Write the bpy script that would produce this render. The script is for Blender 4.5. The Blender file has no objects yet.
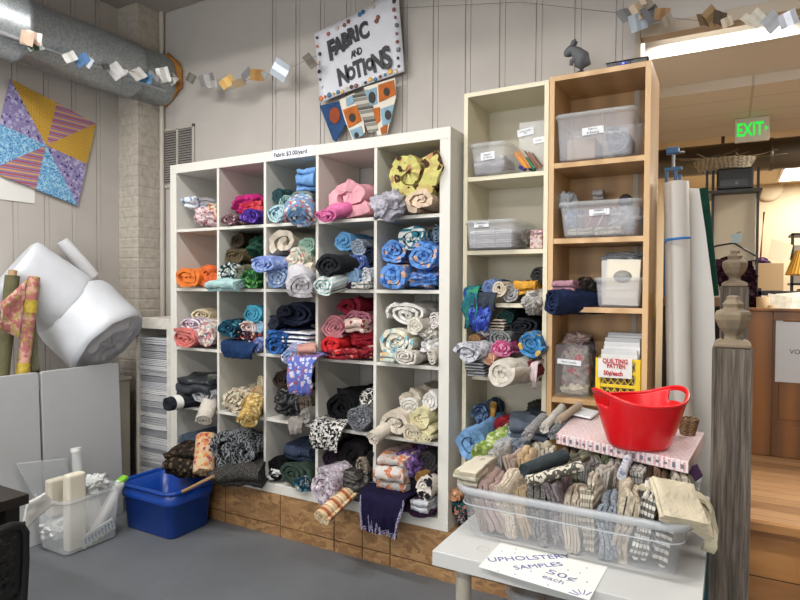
import bpy, bmesh, math, random
from mathutils import Vector, Matrix, noise, Euler

SC = bpy.context.scene
COL = SC.collection
PI = math.pi
random.seed(7)

# ------------------------------------------------------------------ camera
CAM = Vector((2.95964, -2.45454, 1.35074))
YAW, PITCH, ROLL, FPX = math.radians(29.10645), math.radians(-1.21285), math.radians(0.29259), 591.28
_r = Vector((math.cos(YAW), math.sin(YAW), 0)); _y = Vector((-math.sin(YAW), math.cos(YAW), 0)); _z = Vector((0, 0, 1))
FWD = _y * math.cos(PITCH) + _z * math.sin(PITCH)
_u = -_y * math.sin(PITCH) + _z * math.cos(PITCH)
RGT = _r * math.cos(ROLL) + _u * math.sin(ROLL)
UPV = -_r * math.sin(ROLL) + _u * math.cos(ROLL)
cd = bpy.data.cameras.new('camera'); cam = bpy.data.objects.new('camera', cd); COL.objects.link(cam)
M4 = Matrix((RGT, UPV, -FWD)).transposed().to_4x4(); M4.translation = CAM
cam.matrix_world = M4
cd.sensor_width = 36; cd.lens = FPX / 800 * 36; cd.clip_start = 0.05; cd.clip_end = 60
SC.camera = cam

def I(px, py, ax, val):
    """where the sight line of a photo point meets the plane axis = val"""
    r = FWD + RGT * ((px - 400) / FPX) + UPV * ((300 - py) / FPX)
    return CAM + r * ((val - CAM[ax]) / r[ax])

# ------------------------------------------------------------------ materials
def lin(h):
    if isinstance(h, tuple): return h
    h = h.lstrip('#')
    o = []
    for i in (0, 2, 4):
        c = int(h[i:i+2], 16) / 255
        o.append(c / 12.92 if c <= .04045 else ((c + .055) / 1.055) ** 2.4)
    return tuple(o)

class NT:
    def __init__(self, name):
        self.m = bpy.data.materials.new(name); self.m.use_nodes = True
        self.t = self.m.node_tree; self.n = self.t.nodes
        self.b = self.n['Principled BSDF']; self.out = self.n['Material Output']
    def add(self, typ, **kw):
        n = self.n.new(typ)
        for k, v in kw.items(): setattr(n, k, v)
        return n
    def link(self, a, b): self.t.links.new(a, b)
    def coord(self, scale=(1, 1, 1), rot=(0, 0, 0), kind='Object'):
        tc = self.add('ShaderNodeTexCoord'); mp = self.add('ShaderNodeMapping')
        mp.inputs['Scale'].default_value = scale; mp.inputs['Rotation'].default_value = rot
        self.link(tc.outputs[kind], mp.inputs['Vector']); return mp.outputs[0]
    def ramp(self, src, stops, interp='LINEAR'):
        r = self.add('ShaderNodeValToRGB'); r.color_ramp.interpolation = interp
        el = r.color_ramp.elements
        while len(el) < len(stops): el.new(0.5)
        for e, (p, c) in zip(el, stops): e.position = p; e.color = (*lin(c), 1)
        self.link(src, r.inputs[0]); return r.outputs[0]
    def mix(self, fac, a, b, mode='MIX'):
        m = self.add('ShaderNodeMix', data_type='RGBA', blend_type=mode)
        for s, v in ((m.inputs[0], fac), (m.inputs[6], a), (m.inputs[7], b)):
            if hasattr(v, 'links') or hasattr(v, 'is_linked'): self.link(v, s)
            elif isinstance(v, (int, float)): s.default_value = v
            else: s.default_value = (*lin(v), 1)
        return m.outputs[2]
    def math(self, op, a, b=None):
        m = self.add('ShaderNodeMath', operation=op)
        for s, v in ((m.inputs[0], a), (m.inputs[1], b)):
            if v is None: continue
            if hasattr(v, 'is_linked'): self.link(v, s)
            else: s.default_value = v
        return m.outputs[0]
    def noise(self, vec, scale, detail=3, rough=.5):
        n = self.add('ShaderNodeTexNoise'); n.inputs['Scale'].default_value = scale
        n.inputs['Detail'].default_value = detail; n.inputs['Roughness'].default_value = rough
        self.link(vec, n.inputs['Vector']); return n.outputs['Fac']
    def bump(self, h, strength=.3, dist=.01):
        b = self.add('ShaderNodeBump'); b.inputs['Strength'].default_value = strength; b.inputs['Distance'].default_value = dist
        self.link(h, b.inputs['Height']); self.link(b.outputs[0], self.b.inputs['Normal'])
    def base(self, c):
        if hasattr(c, 'is_linked'): self.link(c, self.b.inputs['Base Color'])
        else: self.b.inputs['Base Color'].default_value = (*lin(c), 1)

MC = {}
def plain(name, c, rough=.5, metal=0., spec=.5, var=.0, bump=0., scale=8):
    if name in MC: return MC[name]
    t = NT(name); t.b.inputs['Roughness'].default_value = rough; t.b.inputs['Metallic'].default_value = metal
    t.b.inputs['Specular IOR Level'].default_value = spec
    if var or bump:
        v = t.coord(); f = t.noise(v, scale, 4)
        c1 = tuple(x * (1 - var) for x in lin(c)); c2 = tuple(min(1, x * (1 + var)) for x in lin(c))
        t.base(t.ramp(f, ((.3, c1), (.7, c2))) if var else c)
        if bump: t.bump(t.noise(v, scale * 8, 3), bump, .004)
    else: t.base(c)
    MC[name] = t.m; return t.m

def emit(name, c, s):
    if name in MC: return MC[name]
    t = NT(name); t.base((0, 0, 0)); t.b.inputs['Emission Color'].default_value = (*lin(c), 1); t.b.inputs['Emission Strength'].default_value = s
    MC[name] = t.m; return t.m

def wood(name, c1, c2, scale=6, stretch=(1, 1, .08), rough=.45, ring=3.0):
    if name in MC: return MC[name]
    t = NT(name); v = t.coord(tuple(stretch))
    f = t.noise(v, scale, 6, .6); w = t.add('ShaderNodeTexWave'); w.inputs['Scale'].default_value = ring
    w.inputs['Distortion'].default_value = 6; w.inputs['Detail'].default_value = 3; t.link(v, w.inputs['Vector'])
    g = t.math('ADD', t.math('MULTIPLY', f, .7), t.math('MULTIPLY', w.outputs['Fac'], .3))
    t.base(t.ramp(g, ((.3, c1), (.7, c2)))); t.b.inputs['Roughness'].default_value = rough
    t.bump(g, .15, .003); MC[name] = t.m; return t.m

def plastic(name, c='#ffffff', opac=.25, rough=.2):
    """milky clear plastic: part of the light passes straight through"""
    if name in MC: return MC[name]
    t = NT(name); t.base(c); t.b.inputs['Roughness'].default_value = rough
    tr = t.add('ShaderNodeBsdfTransparent'); mx = t.add('ShaderNodeMixShader'); mx.inputs[0].default_value = opac
    t.link(tr.outputs[0], mx.inputs[1]); t.link(t.b.outputs[0], mx.inputs[2]); t.link(mx.outputs[0], t.out.inputs[0])
    MC[name] = t.m; return t.m

def fab(pat, c1, c2=None, c3=None, sc=1.0):
    key = ('fab', pat, c1, c2, c3, sc)
    if key in MC: return MC[key]
    def mute(c):
        if c is None: return None
        c = lin(c); l = .3 * c[0] + .59 * c[1] + .11 * c[2]
        return tuple((l + (x - l) * .90) * .88 for x in c)
    c1, c2, c3 = mute(c1), mute(c2), mute(c3)
    t = NT('fabric_' + pat); v = t.coord(); b = t.b
    b.inputs['Roughness'].default_value = .85; b.inputs['Specular IOR Level'].default_value = .12
    if pat in ('plain', 'satin', 'shag', 'tweed'):
        f = t.noise(v, 14, 4)
        a = tuple(x * .78 for x in lin(c1)); z = tuple(min(1, x * 1.12) for x in lin(c1))
        col = t.ramp(f, ((.3, a), (.7, z)))
        if pat == 'satin': b.inputs['Roughness'].default_value = .38; b.inputs['Specular IOR Level'].default_value = .5
        if pat in ('shag', 'tweed'):
            f2 = t.noise(v, 160 if pat == 'tweed' else 70, 2, .7)
            col = t.mix(t.ramp(f2, ((.46, '#000000'), (.56, '#ffffff'))), col, c2 or '#e8e4dc')
    elif pat in ('floral', 'dots'):
        S = 26 * sc
        wv = t.add('ShaderNodeTexNoise'); wv.inputs['Scale'].default_value = S * 1.6; wv.inputs['Detail'].default_value = 2; t.link(v, wv.inputs['Vector'])
        vv = v
        if pat == 'floral':
            ad = t.add('ShaderNodeVectorMath', operation='MULTIPLY_ADD'); t.link(wv.outputs['Color'], ad.inputs[0])
            ad.inputs[1].default_value = (.9 / S,) * 3; t.link(v, ad.inputs[2]); vv = ad.outputs[0]
        vo = t.add('ShaderNodeTexVoronoi'); vo.inputs['Scale'].default_value = S; t.link(vv, vo.inputs['Vector'])
        d = vo.outputs['Distance']; se = t.add('ShaderNodeSeparateColor'); t.link(vo.outputs['Color'], se.inputs[0])
        col = c1
        if pat == 'floral':
            nz = t.noise(vv, S * 1.1, 3)
            col = t.mix(t.ramp(nz, ((.54, '#000000'), (.57, '#ffffff'))), c1, tuple(.55 * x + .45 * y for x, y in zip(lin(c1), lin(c3 or c2))))
        th = .42 if pat == 'floral' else .34
        m = t.ramp(d, ((th, '#ffffff'), (th + .03, '#000000')))
        col = t.mix(m, col, t.ramp(se.outputs[0], ((0, c2), (.55, c3 or c2)), 'CONSTANT'))
        if pat == 'floral':
            col = t.mix(t.ramp(d, ((.12, '#ffffff'), (.16, '#000000'))), col, tuple(.5 * x + .5 * y for x, y in zip(lin(c1), lin(c2))))
    elif pat == 'camo':
        f = t.noise(v, 22 * sc, 3); f2 = t.noise(v, 37 * sc, 2)
        col = t.mix(t.ramp(f, ((.5, '#000000'), (.54, '#ffffff'))), c1, c2)
        if c3: col = t.mix(t.ramp(f2, ((.56, '#000000'), (.6, '#ffffff'))), col, c3)
    elif pat == 'paisley':
        w = t.add('ShaderNodeTexWave'); w.inputs['Scale'].default_value = 9 * sc; w.inputs['Distortion'].default_value = 12
        w.inputs['Detail'].default_value = 3; w.inputs['Detail Scale'].default_value = 2.5; t.link(v, w.inputs['Vector'])
        col = t.mix(t.ramp(w.outputs['Fac'], ((.5, '#000000'), (.62, '#ffffff'))), c1, c2)
    elif pat in ('stripe', 'stripez', 'check'):
        s = t.add('ShaderNodeSeparateXYZ'); t.link(v, s.inputs[0])
        def band(o, th=.5):
            return t.math('GREATER_THAN', t.math('FRACT', t.math('MULTIPLY', o, 30 * sc)), th)
        if pat == 'check':
            g1 = band(s.outputs[1], .7); g2 = band(s.outputs[2], .7)
            col = t.mix(t.math('MAXIMUM', g1, g2), c1, c2)
            if c3: col = t.mix(t.math('MULTIPLY', g1, g2), col, c3)
        else:
            o = s.outputs[1] if pat == 'stripe' else s.outputs[2]
            col = t.mix(band(o), c1, c2)
            if c3: col = t.mix(t.math('GREATER_THAN', t.math('FRACT', t.math('MULTIPLY', o, 15 * sc)), .8), col, c3)
    t.base(col)
    nw = t.add('ShaderNodeTexNoise'); nw.inputs['Scale'].default_value = 16; nw.inputs['Detail'].default_value = 3; nw.inputs['Distortion'].default_value = 1.2
    t.link(v, nw.inputs['Vector'])
    fold = t.math('ABSOLUTE', t.math('SUBTRACT', nw.outputs['Fac'], .5))
    t.bump(t.math('ADD', fold, t.math('MULTIPLY', t.noise(v, 260, 2), .04)), .55, .022)
    MC[key] = t.m; return t.m

# ------------------------------------------------------------------ meshes
def wloc(o):
    v = Vector((0, 0, 0))
    while o: v += o.location; o = o.parent
    return v

class MB:
    def __init__(self): self.v = []; self.f = []; self.mi = []; self.sm = []
    def add(self, vs, fs, mi=0, smooth=False):
        b = len(self.v); self.v += [Vector(x) for x in vs]
        self.f += [tuple(b + i for i in f) for f in fs]; self.mi += [mi] * len(fs); self.sm += [smooth] * len(fs); return self
    def box(self, x0, x1, y0, y1, z0, z1, mat=None, mi=0):
        vs = [(x, y, z) for x in (x0, x1) for y in (y0, y1) for z in (z0, z1)]
        if mat is not None: vs = [mat @ Vector(v) for v in vs]
        return self.add(vs, [(0, 1, 3, 2), (4, 6, 7, 5), (0, 4, 5, 1), (2, 3, 7, 6), (0, 2, 6, 4), (1, 5, 7, 3)], mi)
    def tube(self, path, r, n=10, cap=True, mi=0, smooth=True):
        path = [Vector(p) for p in path]; rs = r if isinstance(r, (list, tuple)) else [r] * len(path)
        up = Vector((0, 0, 1)); rings = []
        for i, p in enumerate(path):
            d = (path[min(i + 1, len(path) - 1)] - path[max(i - 1, 0)]).normalized()
            a = d.cross(up)
            if a.length < .05: a = d.cross(Vector((1, 0, 0)))
            a.normalize(); b = a.cross(d)
            rings.append([p + (a * math.cos(2 * PI * k / n) + b * math.sin(2 * PI * k / n)) * rs[i] for k in range(n)])
        vs = [q for R in rings for q in R]; fs = []
        for i in range(len(path) - 1):
            for k in range(n): fs.append((i * n + k, i * n + (k + 1) % n, (i + 1) * n + (k + 1) % n, (i + 1) * n + k))
        self.add(vs, fs, mi, smooth)
        if cap:
            self.add(rings[0], [tuple(range(n))], mi); self.add(rings[-1], [tuple(range(n))[::-1]], mi)
        return self
    def lathe(self, prof, c=(0, 0, 0), n=24, sq=None, mi=0, mat=None):
        vs = []; fs = []
        for (r, z) in prof:
            for k in range(n):
                a = 2 * PI * k / n
                v = Vector((c[0] + r * math.cos(a), c[1] + r * math.sin(a), c[2] + z))
                vs.append(mat @ v if mat is not None else v)
        for i in range(len(prof) - 1):
            for k in range(n): fs.append((i * n + k, i * n + (k + 1) % n, (i + 1) * n + (k + 1) % n, (i + 1) * n + k))
        return self.add(vs, fs, mi, True)
    def prism(self, poly, d, mi=0):
        """poly: list of 3-D points, d: thickness vector"""
        d = Vector(d); n = len(poly); p = [Vector(q) for q in poly]
        vs = p + [q + d for q in p]
        fs = [tuple(range(n)), tuple(range(2 * n - 1, n - 1, -1))] + [(i, i + n, (i + 1) % n + n, (i + 1) % n) for i in range(n)]
        return self.add(vs, fs, mi)
    def loops(self, loops, closed=True, cap0=False, cap1=False, mi=0, smooth=True):
        n = len(loops[0]); vs = [q for L in loops for q in L]; fs = []
        for i in range(len(loops) - 1):
            for k in range(n if closed else n - 1): fs.append((i * n + k, i * n + (k + 1) % n, (i + 1) * n + (k + 1) % n, (i + 1) * n + k))
        self.add(vs, fs, mi, smooth)
        if cap0: self.add(loops[0], [tuple(range(n))[::-1]], mi)
        if cap1: self.add(loops[-1], [tuple(range(n))], mi)
        return self
    def build(self, name, mats, parent=None, bevel=0, origin=None):
        off = wloc(parent) if parent else Vector(origin) if origin else Vector((0, 0, 0))
        me = bpy.data.meshes.new(name); me.from_pydata([tuple(v - off) for v in self.v], [], self.f)
        if not isinstance(mats, (list, tuple)): mats = [mats]
        for m in mats: me.materials.append(m)
        for p, mi, s in zip(me.polygons, self.mi, self.sm): p.material_index = mi; p.use_smooth = s
        bm = bmesh.new(); bm.from_mesh(me); bmesh.ops.recalc_face_normals(bm, faces=bm.faces); bm.to_mesh(me); bm.free()
        o = bpy.data.objects.new(name, me); COL.objects.link(o)
        if parent: o.parent = parent
        elif origin: o.location = off
        if bevel:
            b = o.modifiers.new('bevel', 'BEVEL'); b.width = bevel; b.segments = 2; b.limit_method = 'ANGLE'
        return o

def tag(o, label=None, cat=None, group=None, kind=None):
    if label: o['label'] = label
    if cat: o['category'] = cat
    if group: o['group'] = group
    if kind: o['kind'] = kind
    return o
def thing(name, label, cat, loc, group=None):
    o = bpy.data.objects.new(name, None); COL.objects.link(o); o.location = loc; o.empty_display_size = .05
    return tag(o, label, cat, group)
def struct(name, mb, mat, bevel=0):
    return tag(mb.build(name, mat, bevel=bevel), kind='structure')

def rrect(x0, x1, y0, y1, z, r, n=5):
    pts = []
    for cx, cy, a0 in ((x1 - r, y1 - r, 0), (x0 + r, y1 - r, 90), (x0 + r, y0 + r, 180), (x1 - r, y0 + r, 270)):
        for k in range(n + 1):
            a = math.radians(a0 + 90 * k / n); pts.append(Vector((cx + r * math.cos(a), cy + r * math.sin(a), z)))
    return pts

def text_mesh(s, size, name, mat, M, parent=None, bold=0, depth=.0015, align='CENTER', jit=0, sp=1.0):
    """lettering as real, slightly raised shapes; M takes the letter plane (x right, y up) to the world"""
    mb_objs = []
    cu = bpy.data.curves.new('lettering', 'FONT'); cu.size = size; cu.offset = bold; cu.extrude = depth; cu.align_x = align; cu.align_y = 'CENTER'
    cu.resolution_u = 3; cu.space_character = sp; cu.body = s; cu.space_line = .85
    ob = bpy.data.objects.new('lettering', cu); COL.objects.link(ob)
    bpy.context.view_layer.update()
    me = bpy.data.meshes.new_from_object(ob.evaluated_get(bpy.context.evaluated_depsgraph_get()))
    bpy.data.objects.remove(ob)
    off = wloc(parent) if parent else Vector((0, 0, 0))
    for v in me.vertices: v.co = (M @ v.co) - off
    me.materials.clear(); me.materials.append(mat)
    o = bpy.data.objects.new(name, me); COL.objects.link(o)
    if parent: o.parent = parent
    return o

def frame(origin, xdir, ydir):
    x = Vector(xdir).normalized(); y = Vector(ydir); y = (y - x * y.dot(x)).normalized(); z = x.cross(y)
    m = Matrix((x, y, z)).transposed().to_4x4(); m.translation = Vector(origin); return m

# ------------------------------------------------------------------ cloth shapes
def cloth_field(p, R, seed, a1, a2):
    s = Vector((seed * 3.1, seed * 1.7, seed * 2.3))
    q = p / (R * 1.3) + s; w = p / (R * .38) + s
    return noise.noise_vector(q) * (a1 * R) + noise.noise_vector(w) * (a2 * R)

def sheet(name, pts, th, L, mat, axis='y', nseg=10, seed=0, a1=.12, a2=.035, R=.05, tele=0.0, taper=None, zmin=None, a3=0.0):
    """a thick cloth sheet following a 2-D line, carried along its length; layers show at both ends"""
    N = len(pts); P = [Vector((p[0], p[1])) for p in pts]; nor = []
    for i in range(N):
        d = P[min(i + 1, N - 1)] - P[max(i - 1, 0)]; d.normalize(); nor.append(Vector((-d.y, d.x)))
    ring = [P[i] + nor[i] * th / 2 for i in range(N)] + [P[i] - nor[i] * th / 2 for i in range(N - 1, -1, -1)]
    prm = [i / (N - 1) for i in range(N)] + [i / (N - 1) for i in range(N - 1, -1, -1)]
    vs = []
    for j in range(nseg + 1):
        f = j / nseg
        for k, q in enumerate(ring):
            sc = taper(f) if taper else 1
            y = f * L + tele * (1 - prm[k]) * (1 - f) * (1 if axis == 'y' else 0)
            v = Vector((q.x * sc, y, q.y * sc)) if axis == 'y' else Vector((y, q.x, q.y))
            if axis == 'y' and a3:
                rad = Vector((v.x, 0, v.z)); rl = rad.length
                if rl > 1e-5:
                    rad /= rl; g = Vector((rad.x * 1.7, v.y / (R * 2.0), rad.z * 1.7)) + Vector((seed, seed * .7, 0))
                    g += noise.noise_vector(g * .8) * .5
                    w1 = abs(noise.noise(g * 1.5)) * 2 - .5; w2 = abs(noise.noise(g * 3.2)) * 2 - .5
                    v += rad * (R * a3 * (w1 + .5 * w2) * min(1, rl / R))
                    v.y += (1 - f) * R * .14 * noise.noise(Vector((rad.x * 2 + seed, rad.z * 2, rl / R * 1.5)))
            v += cloth_field(v, R, seed, a1, a2)
            if zmin is not None and v.z < zmin: v.z = zmin + (v.z - zmin) * .1
            vs.append(v)
    n2 = 2 * N; fs = []; ns = 0
    for j in range(nseg):
        for k in range(n2): fs.append((j * n2 + k, j * n2 + (k + 1) % n2, (j + 1) * n2 + (k + 1) % n2, (j + 1) * n2 + k))
    ns = len(fs)
    for j, flip in ((0, 0), (nseg, 1)):
        for i in range(N - 1):
            q = (j * n2 + i, j * n2 + i + 1, j * n2 + n2 - 2 - i, j * n2 + n2 - 1 - i)
            fs.append(q if not flip else q[::-1])
    me = bpy.data.meshes.new(name); me.from_pydata([tuple(v) for v in vs], [], fs); me.materials.append(mat)
    for i, p in enumerate(me.polygons): p.use_smooth = i < ns
    bm = bmesh.new(); bm.from_mesh(me); bmesh.ops.recalc_face_normals(bm, faces=bm.faces)
    for e in bm.edges:
        if len(e.link_faces) == 2 and e.link_faces[0].smooth != e.link_faces[1].smooth: e.smooth = False
    bm.to_mesh(me); bm.free()
    o = bpy.data.objects.new(name, me); COL.objects.link(o); return o

def spiral(rx, rz, turns, core=.12, a0=0, ppt=24):
    pts = []; n = int(turns * ppt)
    pitch = (1 - core) / turns
    for i in range(n + 1):
        f = i / n; r = core + (1 - core) * f - pitch / 2 * 1.0
        r = max(r, .04); a = a0 + turns * 2 * PI * f
        pts.append((rx * r * math.cos(a), rz * r * math.sin(a)))
    return pts, pitch * min(rx, rz)

def serp(w, h, n, k=7):
    """zigzag fold lying flat: n layers, width 2w, height 2h"""
    lay = 2 * h / n; r = lay / 2; pts = []
    for i in range(n):
        z = -h + lay * (i + .5); s = 1 if i % 2 == 0 else -1
        for j in range(6):
            f = j / 5; pts.append((s * (-1 + 2 * f) * (w - r), z))
        if i < n - 1:
            for j in range(1, k):
                a = -PI / 2 + PI * j / k
                pts.append((s * ((w - r) + r * math.cos(a)), z + lay / 2 + r * math.sin(a)))
    return pts, lay

def lump(name, rx, ry, rz, mat, seed, amp=.22, sub=5):
    """a crumpled heap of cloth: sharp-edged folds running over a soft body"""
    bm = bmesh.new(); bmesh.ops.create_icosphere(bm, subdivisions=sub, radius=1)
    s = Vector((seed * 2.7, seed * 1.3, seed * .9)); rnd = random.Random(seed); ax = Vector((rnd.uniform(-1, 1), 1.2, rnd.uniform(-.6, .6))).normalized()
    for v in bm.verts:
        d = v.co.normalized(); w = d + noise.noise_vector(d * 1.3 + s) * .55
        q = w - ax * (w.dot(ax) * .62)
        r1 = (1 - min(1, abs(noise.noise(q * 2.3 + s)) * 2.4)); r2 = (1 - min(1, abs(noise.noise(q * 4.6 + s * 2)) * 2.4))
        k = 1 + amp * (.8 * noise.noise(w * 1.5 + s) + .75 * r1 * r1 + .38 * r2 - .75)
        sup = (abs(d.x) ** 3 + abs(d.y) ** 3 + abs(d.z) ** 3) ** (-1 / 3)
        c = d * k * (1 + (sup - 1) * .6)
        c = Vector((c.x * rx, c.y * ry, c.z * rz)); c.z = max(c.z, -rz * .93); v.co = c
    for f in bm.faces: f.smooth = True
    me = bpy.data.meshes.new(name); bm.to_mesh(me); bm.free(); me.materials.append(mat)
    o = bpy.data.objects.new(name, me); COL.objects.link(o); return o

SEED = [0]
NAMES = {'roll': 'fabric_roll', 'swirl': 'fabric_roll', 'tube': 'fabric_roll', 'fold': 'folded_fabric', 'foldf': 'folded_fabric', 'lump': 'fabric_bundle', 'drape': 'draped_cloth'}
def cloth(kind, box, yf, L, mat, label, yaw=0, pitch=0, group=None, lim=None, turns=None, name=None, rollz=0, amp=None, floor=None, flim=None):
    """one piece of cloth whose front end fills the photo rectangle `box` on the plane y = yf"""
    SEED[0] += 1; sd = SEED[0]; rnd = random.Random(sd)
    x0, y0, x1, y1 = box; ym = (y0 + y1) / 2; xm = (x0 + x1) / 2
    a = I(x0, ym, 1, yf).x; b = I(x1, ym, 1, yf).x; zt = I(xm, y0, 1, yf).z; zb = I(xm, y1, 1, yf).z
    if lim:
        lx0, lx1, lz0, lz1 = lim
        w = b - a
        if yaw == 0:
            if a < lx0 + .004: a = lx0 + .004
            if b > lx1 - .004: b = lx1 - .004
            if b - a < w * .6: a, b = (a, min(lx1, a + w * .6)) if a <= lx0 + .01 else (max(lx0, b - w * .6), b)
        if zb < lz0 + .003 and kind != 'drape': zb = lz0 + .003
        if zb - lz0 < .02 and kind != 'drape' and pitch == 0: zb = lz0 + .003
        zt = min(zt, lz1 - .004)
    if floor is not None and kind != 'drape' and yf < -.03 and zb < floor:
        pitch = max(pitch, min(34, math.degrees(math.atan2(floor + .004 - zb, -yf + .01))))
    rx = (b - a) / 2; rz = max(.012, (zt - zb) / 2); cx = (a + b) / 2; cz = (zt + zb) / 2
    if flim and kind != 'drape' and yf < -.02:
        lo_, hi_ = flim[0] + min(rx, .13) + .006, flim[1] - min(rx, .13) - .006
        if lo_ > hi_: lo_ = hi_ = (flim[0] + flim[1]) / 2
        dx = min(max(cx, lo_), hi_) - cx
        if abs(dx) > .008:
            th_ = max(-50, min(50, math.degrees(math.atan2(dx, -yf)))); yaw = -th_
            if abs(th_) > 12: L = min(L, -yf / math.cos(math.radians(th_)) + .07)
        else:
            yaw = max(-8, min(8, yaw))
    nm = name or NAMES[kind]; R = (rx + rz) / 2
    k = .99
    if kind in ('roll', 'swirl', 'tube'):
        tn = turns or {'roll': 3.3, 'swirl': 2.1, 'tube': 2.6}[kind]
        gk = k * (1 + .38 * .9 / tn)
        pts, pit = spiral(rx * gk, rz * gk, tn, a0=rnd.uniform(0, 6.28), core=.1 if kind != 'tube' else .3)
        o = sheet(nm, pts, pit * .86, L, mat, seed=sd, R=R, a1=.2 if kind != 'tube' else .04, a2=.07 if kind != 'tube' else .01, a3={'roll': .10, 'swirl': .065}.get(kind, .03),
                  tele=rnd.uniform(-.25, .35) * R if kind != 'tube' else 0, nseg=14, zmin=-rz * .98)
    elif kind == 'fold':
        n = turns or max(2, min(6, int(2 * rz / .022)))
        pts, lay = serp(rx * .95, rz * .92, n)
        o = sheet(nm, pts, lay * .84, L, mat, seed=sd, R=R, a1=.26, a2=.09, nseg=10, zmin=-rz * .98)
    elif kind == 'foldf':
        n = turns or max(2, min(6, int(2 * rz / .022)))
        pts, lay = serp(L / 2, rz * .92, n)
        pts = [(p[0] + L / 2, p[1]) for p in pts]
        o = sheet(nm, pts, lay * .84, 2 * rx * .95, mat, axis='x', seed=sd, R=R, a1=.26, a2=.1, nseg=14, zmin=-rz * .98)
        for v in o.data.vertices: v.co.x -= rx * .95
    elif kind == 'lump':
        o = lump(nm, rx, L / 2, rz, mat, sd, amp=amp or .24)
        for v in o.data.vertices: v.co.y += L / 2
    elif kind == 'drape':
        top = rz; pts = [(.16, top * .96), (.10, top * 1.0), (.05, top), (.02, top * .97), (.0, top * .86)]
        for j in range(1, 9): pts.append((-.012 + .004 * math.sin(j), top * .86 - (2 * rz - .14 * rz) * j / 8))
        o = sheet(nm, pts, .009, 2 * rx, mat, axis='x', seed=sd, R=.05, a1=.22, a2=.09, nseg=16)
        for v in o.data.vertices:
            v.co.x -= rx
            f = max(0, (top - v.co.z) / (2 * rz)); v.co.y += .014 * math.sin(v.co.x * 130 + sd) * f
            v.co.x *= 1 - .25 * f
    o.location = (cx, yf, cz)
    o.rotation_euler = Euler((math.radians(pitch), math.radians(rollz), math.radians(yaw)), 'XYZ')
    tag(o, label, 'fabric', group)
    return o
# ================================================================== THE ROOM
WY = 0.40                                   # back wall plane
M_wall = plain('wall_paint', '#b5b0aa', .7, var=.03, bump=.08, scale=5)
M_ceil = plain('ceiling_paint', '#a8a29b', .8, var=.04, scale=3)
M_brick = None
def brick_mat():
    t = NT('painted_brick'); v = t.coord((1, 1, 1), (PI / 2, 0, 0))
    tc = t.add('ShaderNodeTexCoord'); s = t.add('ShaderNodeSeparateXYZ'); t.link(tc.outputs['Object'], s.inputs[0])
    c = t.add('ShaderNodeCombineXYZ'); t.link(t.math('ADD', s.outputs[0], s.outputs[1]), c.inputs[0]); t.link(s.outputs[2], c.inputs[1])
    b = t.add('ShaderNodeTexBrick'); b.inputs['Scale'].default_value = 1; b.inputs['Brick Width'].default_value = .21; b.inputs['Row Height'].default_value = .07
    b.inputs['Mortar Size'].default_value = .008; b.inputs['Mortar Smooth'].default_value = .4
    t.link(c.outputs[0], b.inputs['Vector'])
    n = t.noise(tc.outputs['Object'], 25, 4)
    t.base(t.ramp(n, ((.3, '#a8a094'), (.7, '#bdb6ab'))))
    h = t.math('ADD', t.math('MULTIPLY', b.outputs['Fac'], -1.0), t.math('MULTIPLY', n, .7)); t.bump(h, .6, .01)
    t.b.inputs['Roughness'].default_value = .8; return t.m
def floor_mat():
    t = NT('grey_concrete_floor'); v = t.coord()
    a = t.noise(v, 2.2, 4); b = t.noise(v, 160, 2, .7)
    c = t.ramp(a, ((.3, '#595c60'), (.7, '#666a6e')))
    c = t.mix(t.ramp(b, ((.62, '#000000'), (.7, '#ffffff'))), c, '#808384')
    c = t.mix(t.ramp(t.noise(v, 120, 2, .7), ((.32, '#ffffff'), (.36, '#000000'))), c, '#44474c')
    t.base(c); t.b.inputs['Roughness'].default_value = .5; t.bump(b, .05, .002); return t.m
def osb_mat():
    t = NT('chip_board'); v = t.coord((1, 1, 1)); w = t.add('ShaderNodeTexVoronoi'); w.inputs['Scale'].default_value = 46
    mp = t.add('ShaderNodeMapping'); mp.inputs['Scale'].default_value = (.55, 1, 1.5); mp.inputs['Rotation'].default_value = (0, .6, 0)
    t.link(v, mp.inputs[0]); n = t.add('ShaderNodeTexNoise'); n.inputs['Scale'].default_value = 9; t.link(v, n.inputs['Vector'])
    t.link(t.mix(.12, mp.outputs[0], n.outputs['Color']), w.inputs['Vector'])
    s = t.add('ShaderNodeSeparateColor'); t.link(w.outputs['Color'], s.inputs[0])
    f = t.math('ADD', t.math('MULTIPLY', s.outputs[0], .6), t.math('MULTIPLY', t.noise(v, 60, 4), .4))
    t.base(t.ramp(f, ((.1, '#7a5838'), (.5, '#957049'), (.9, '#ad8a5e')))); t.b.inputs['Roughness'].default_value = .55; t.bump(f, .2, .003); return t.m

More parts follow.
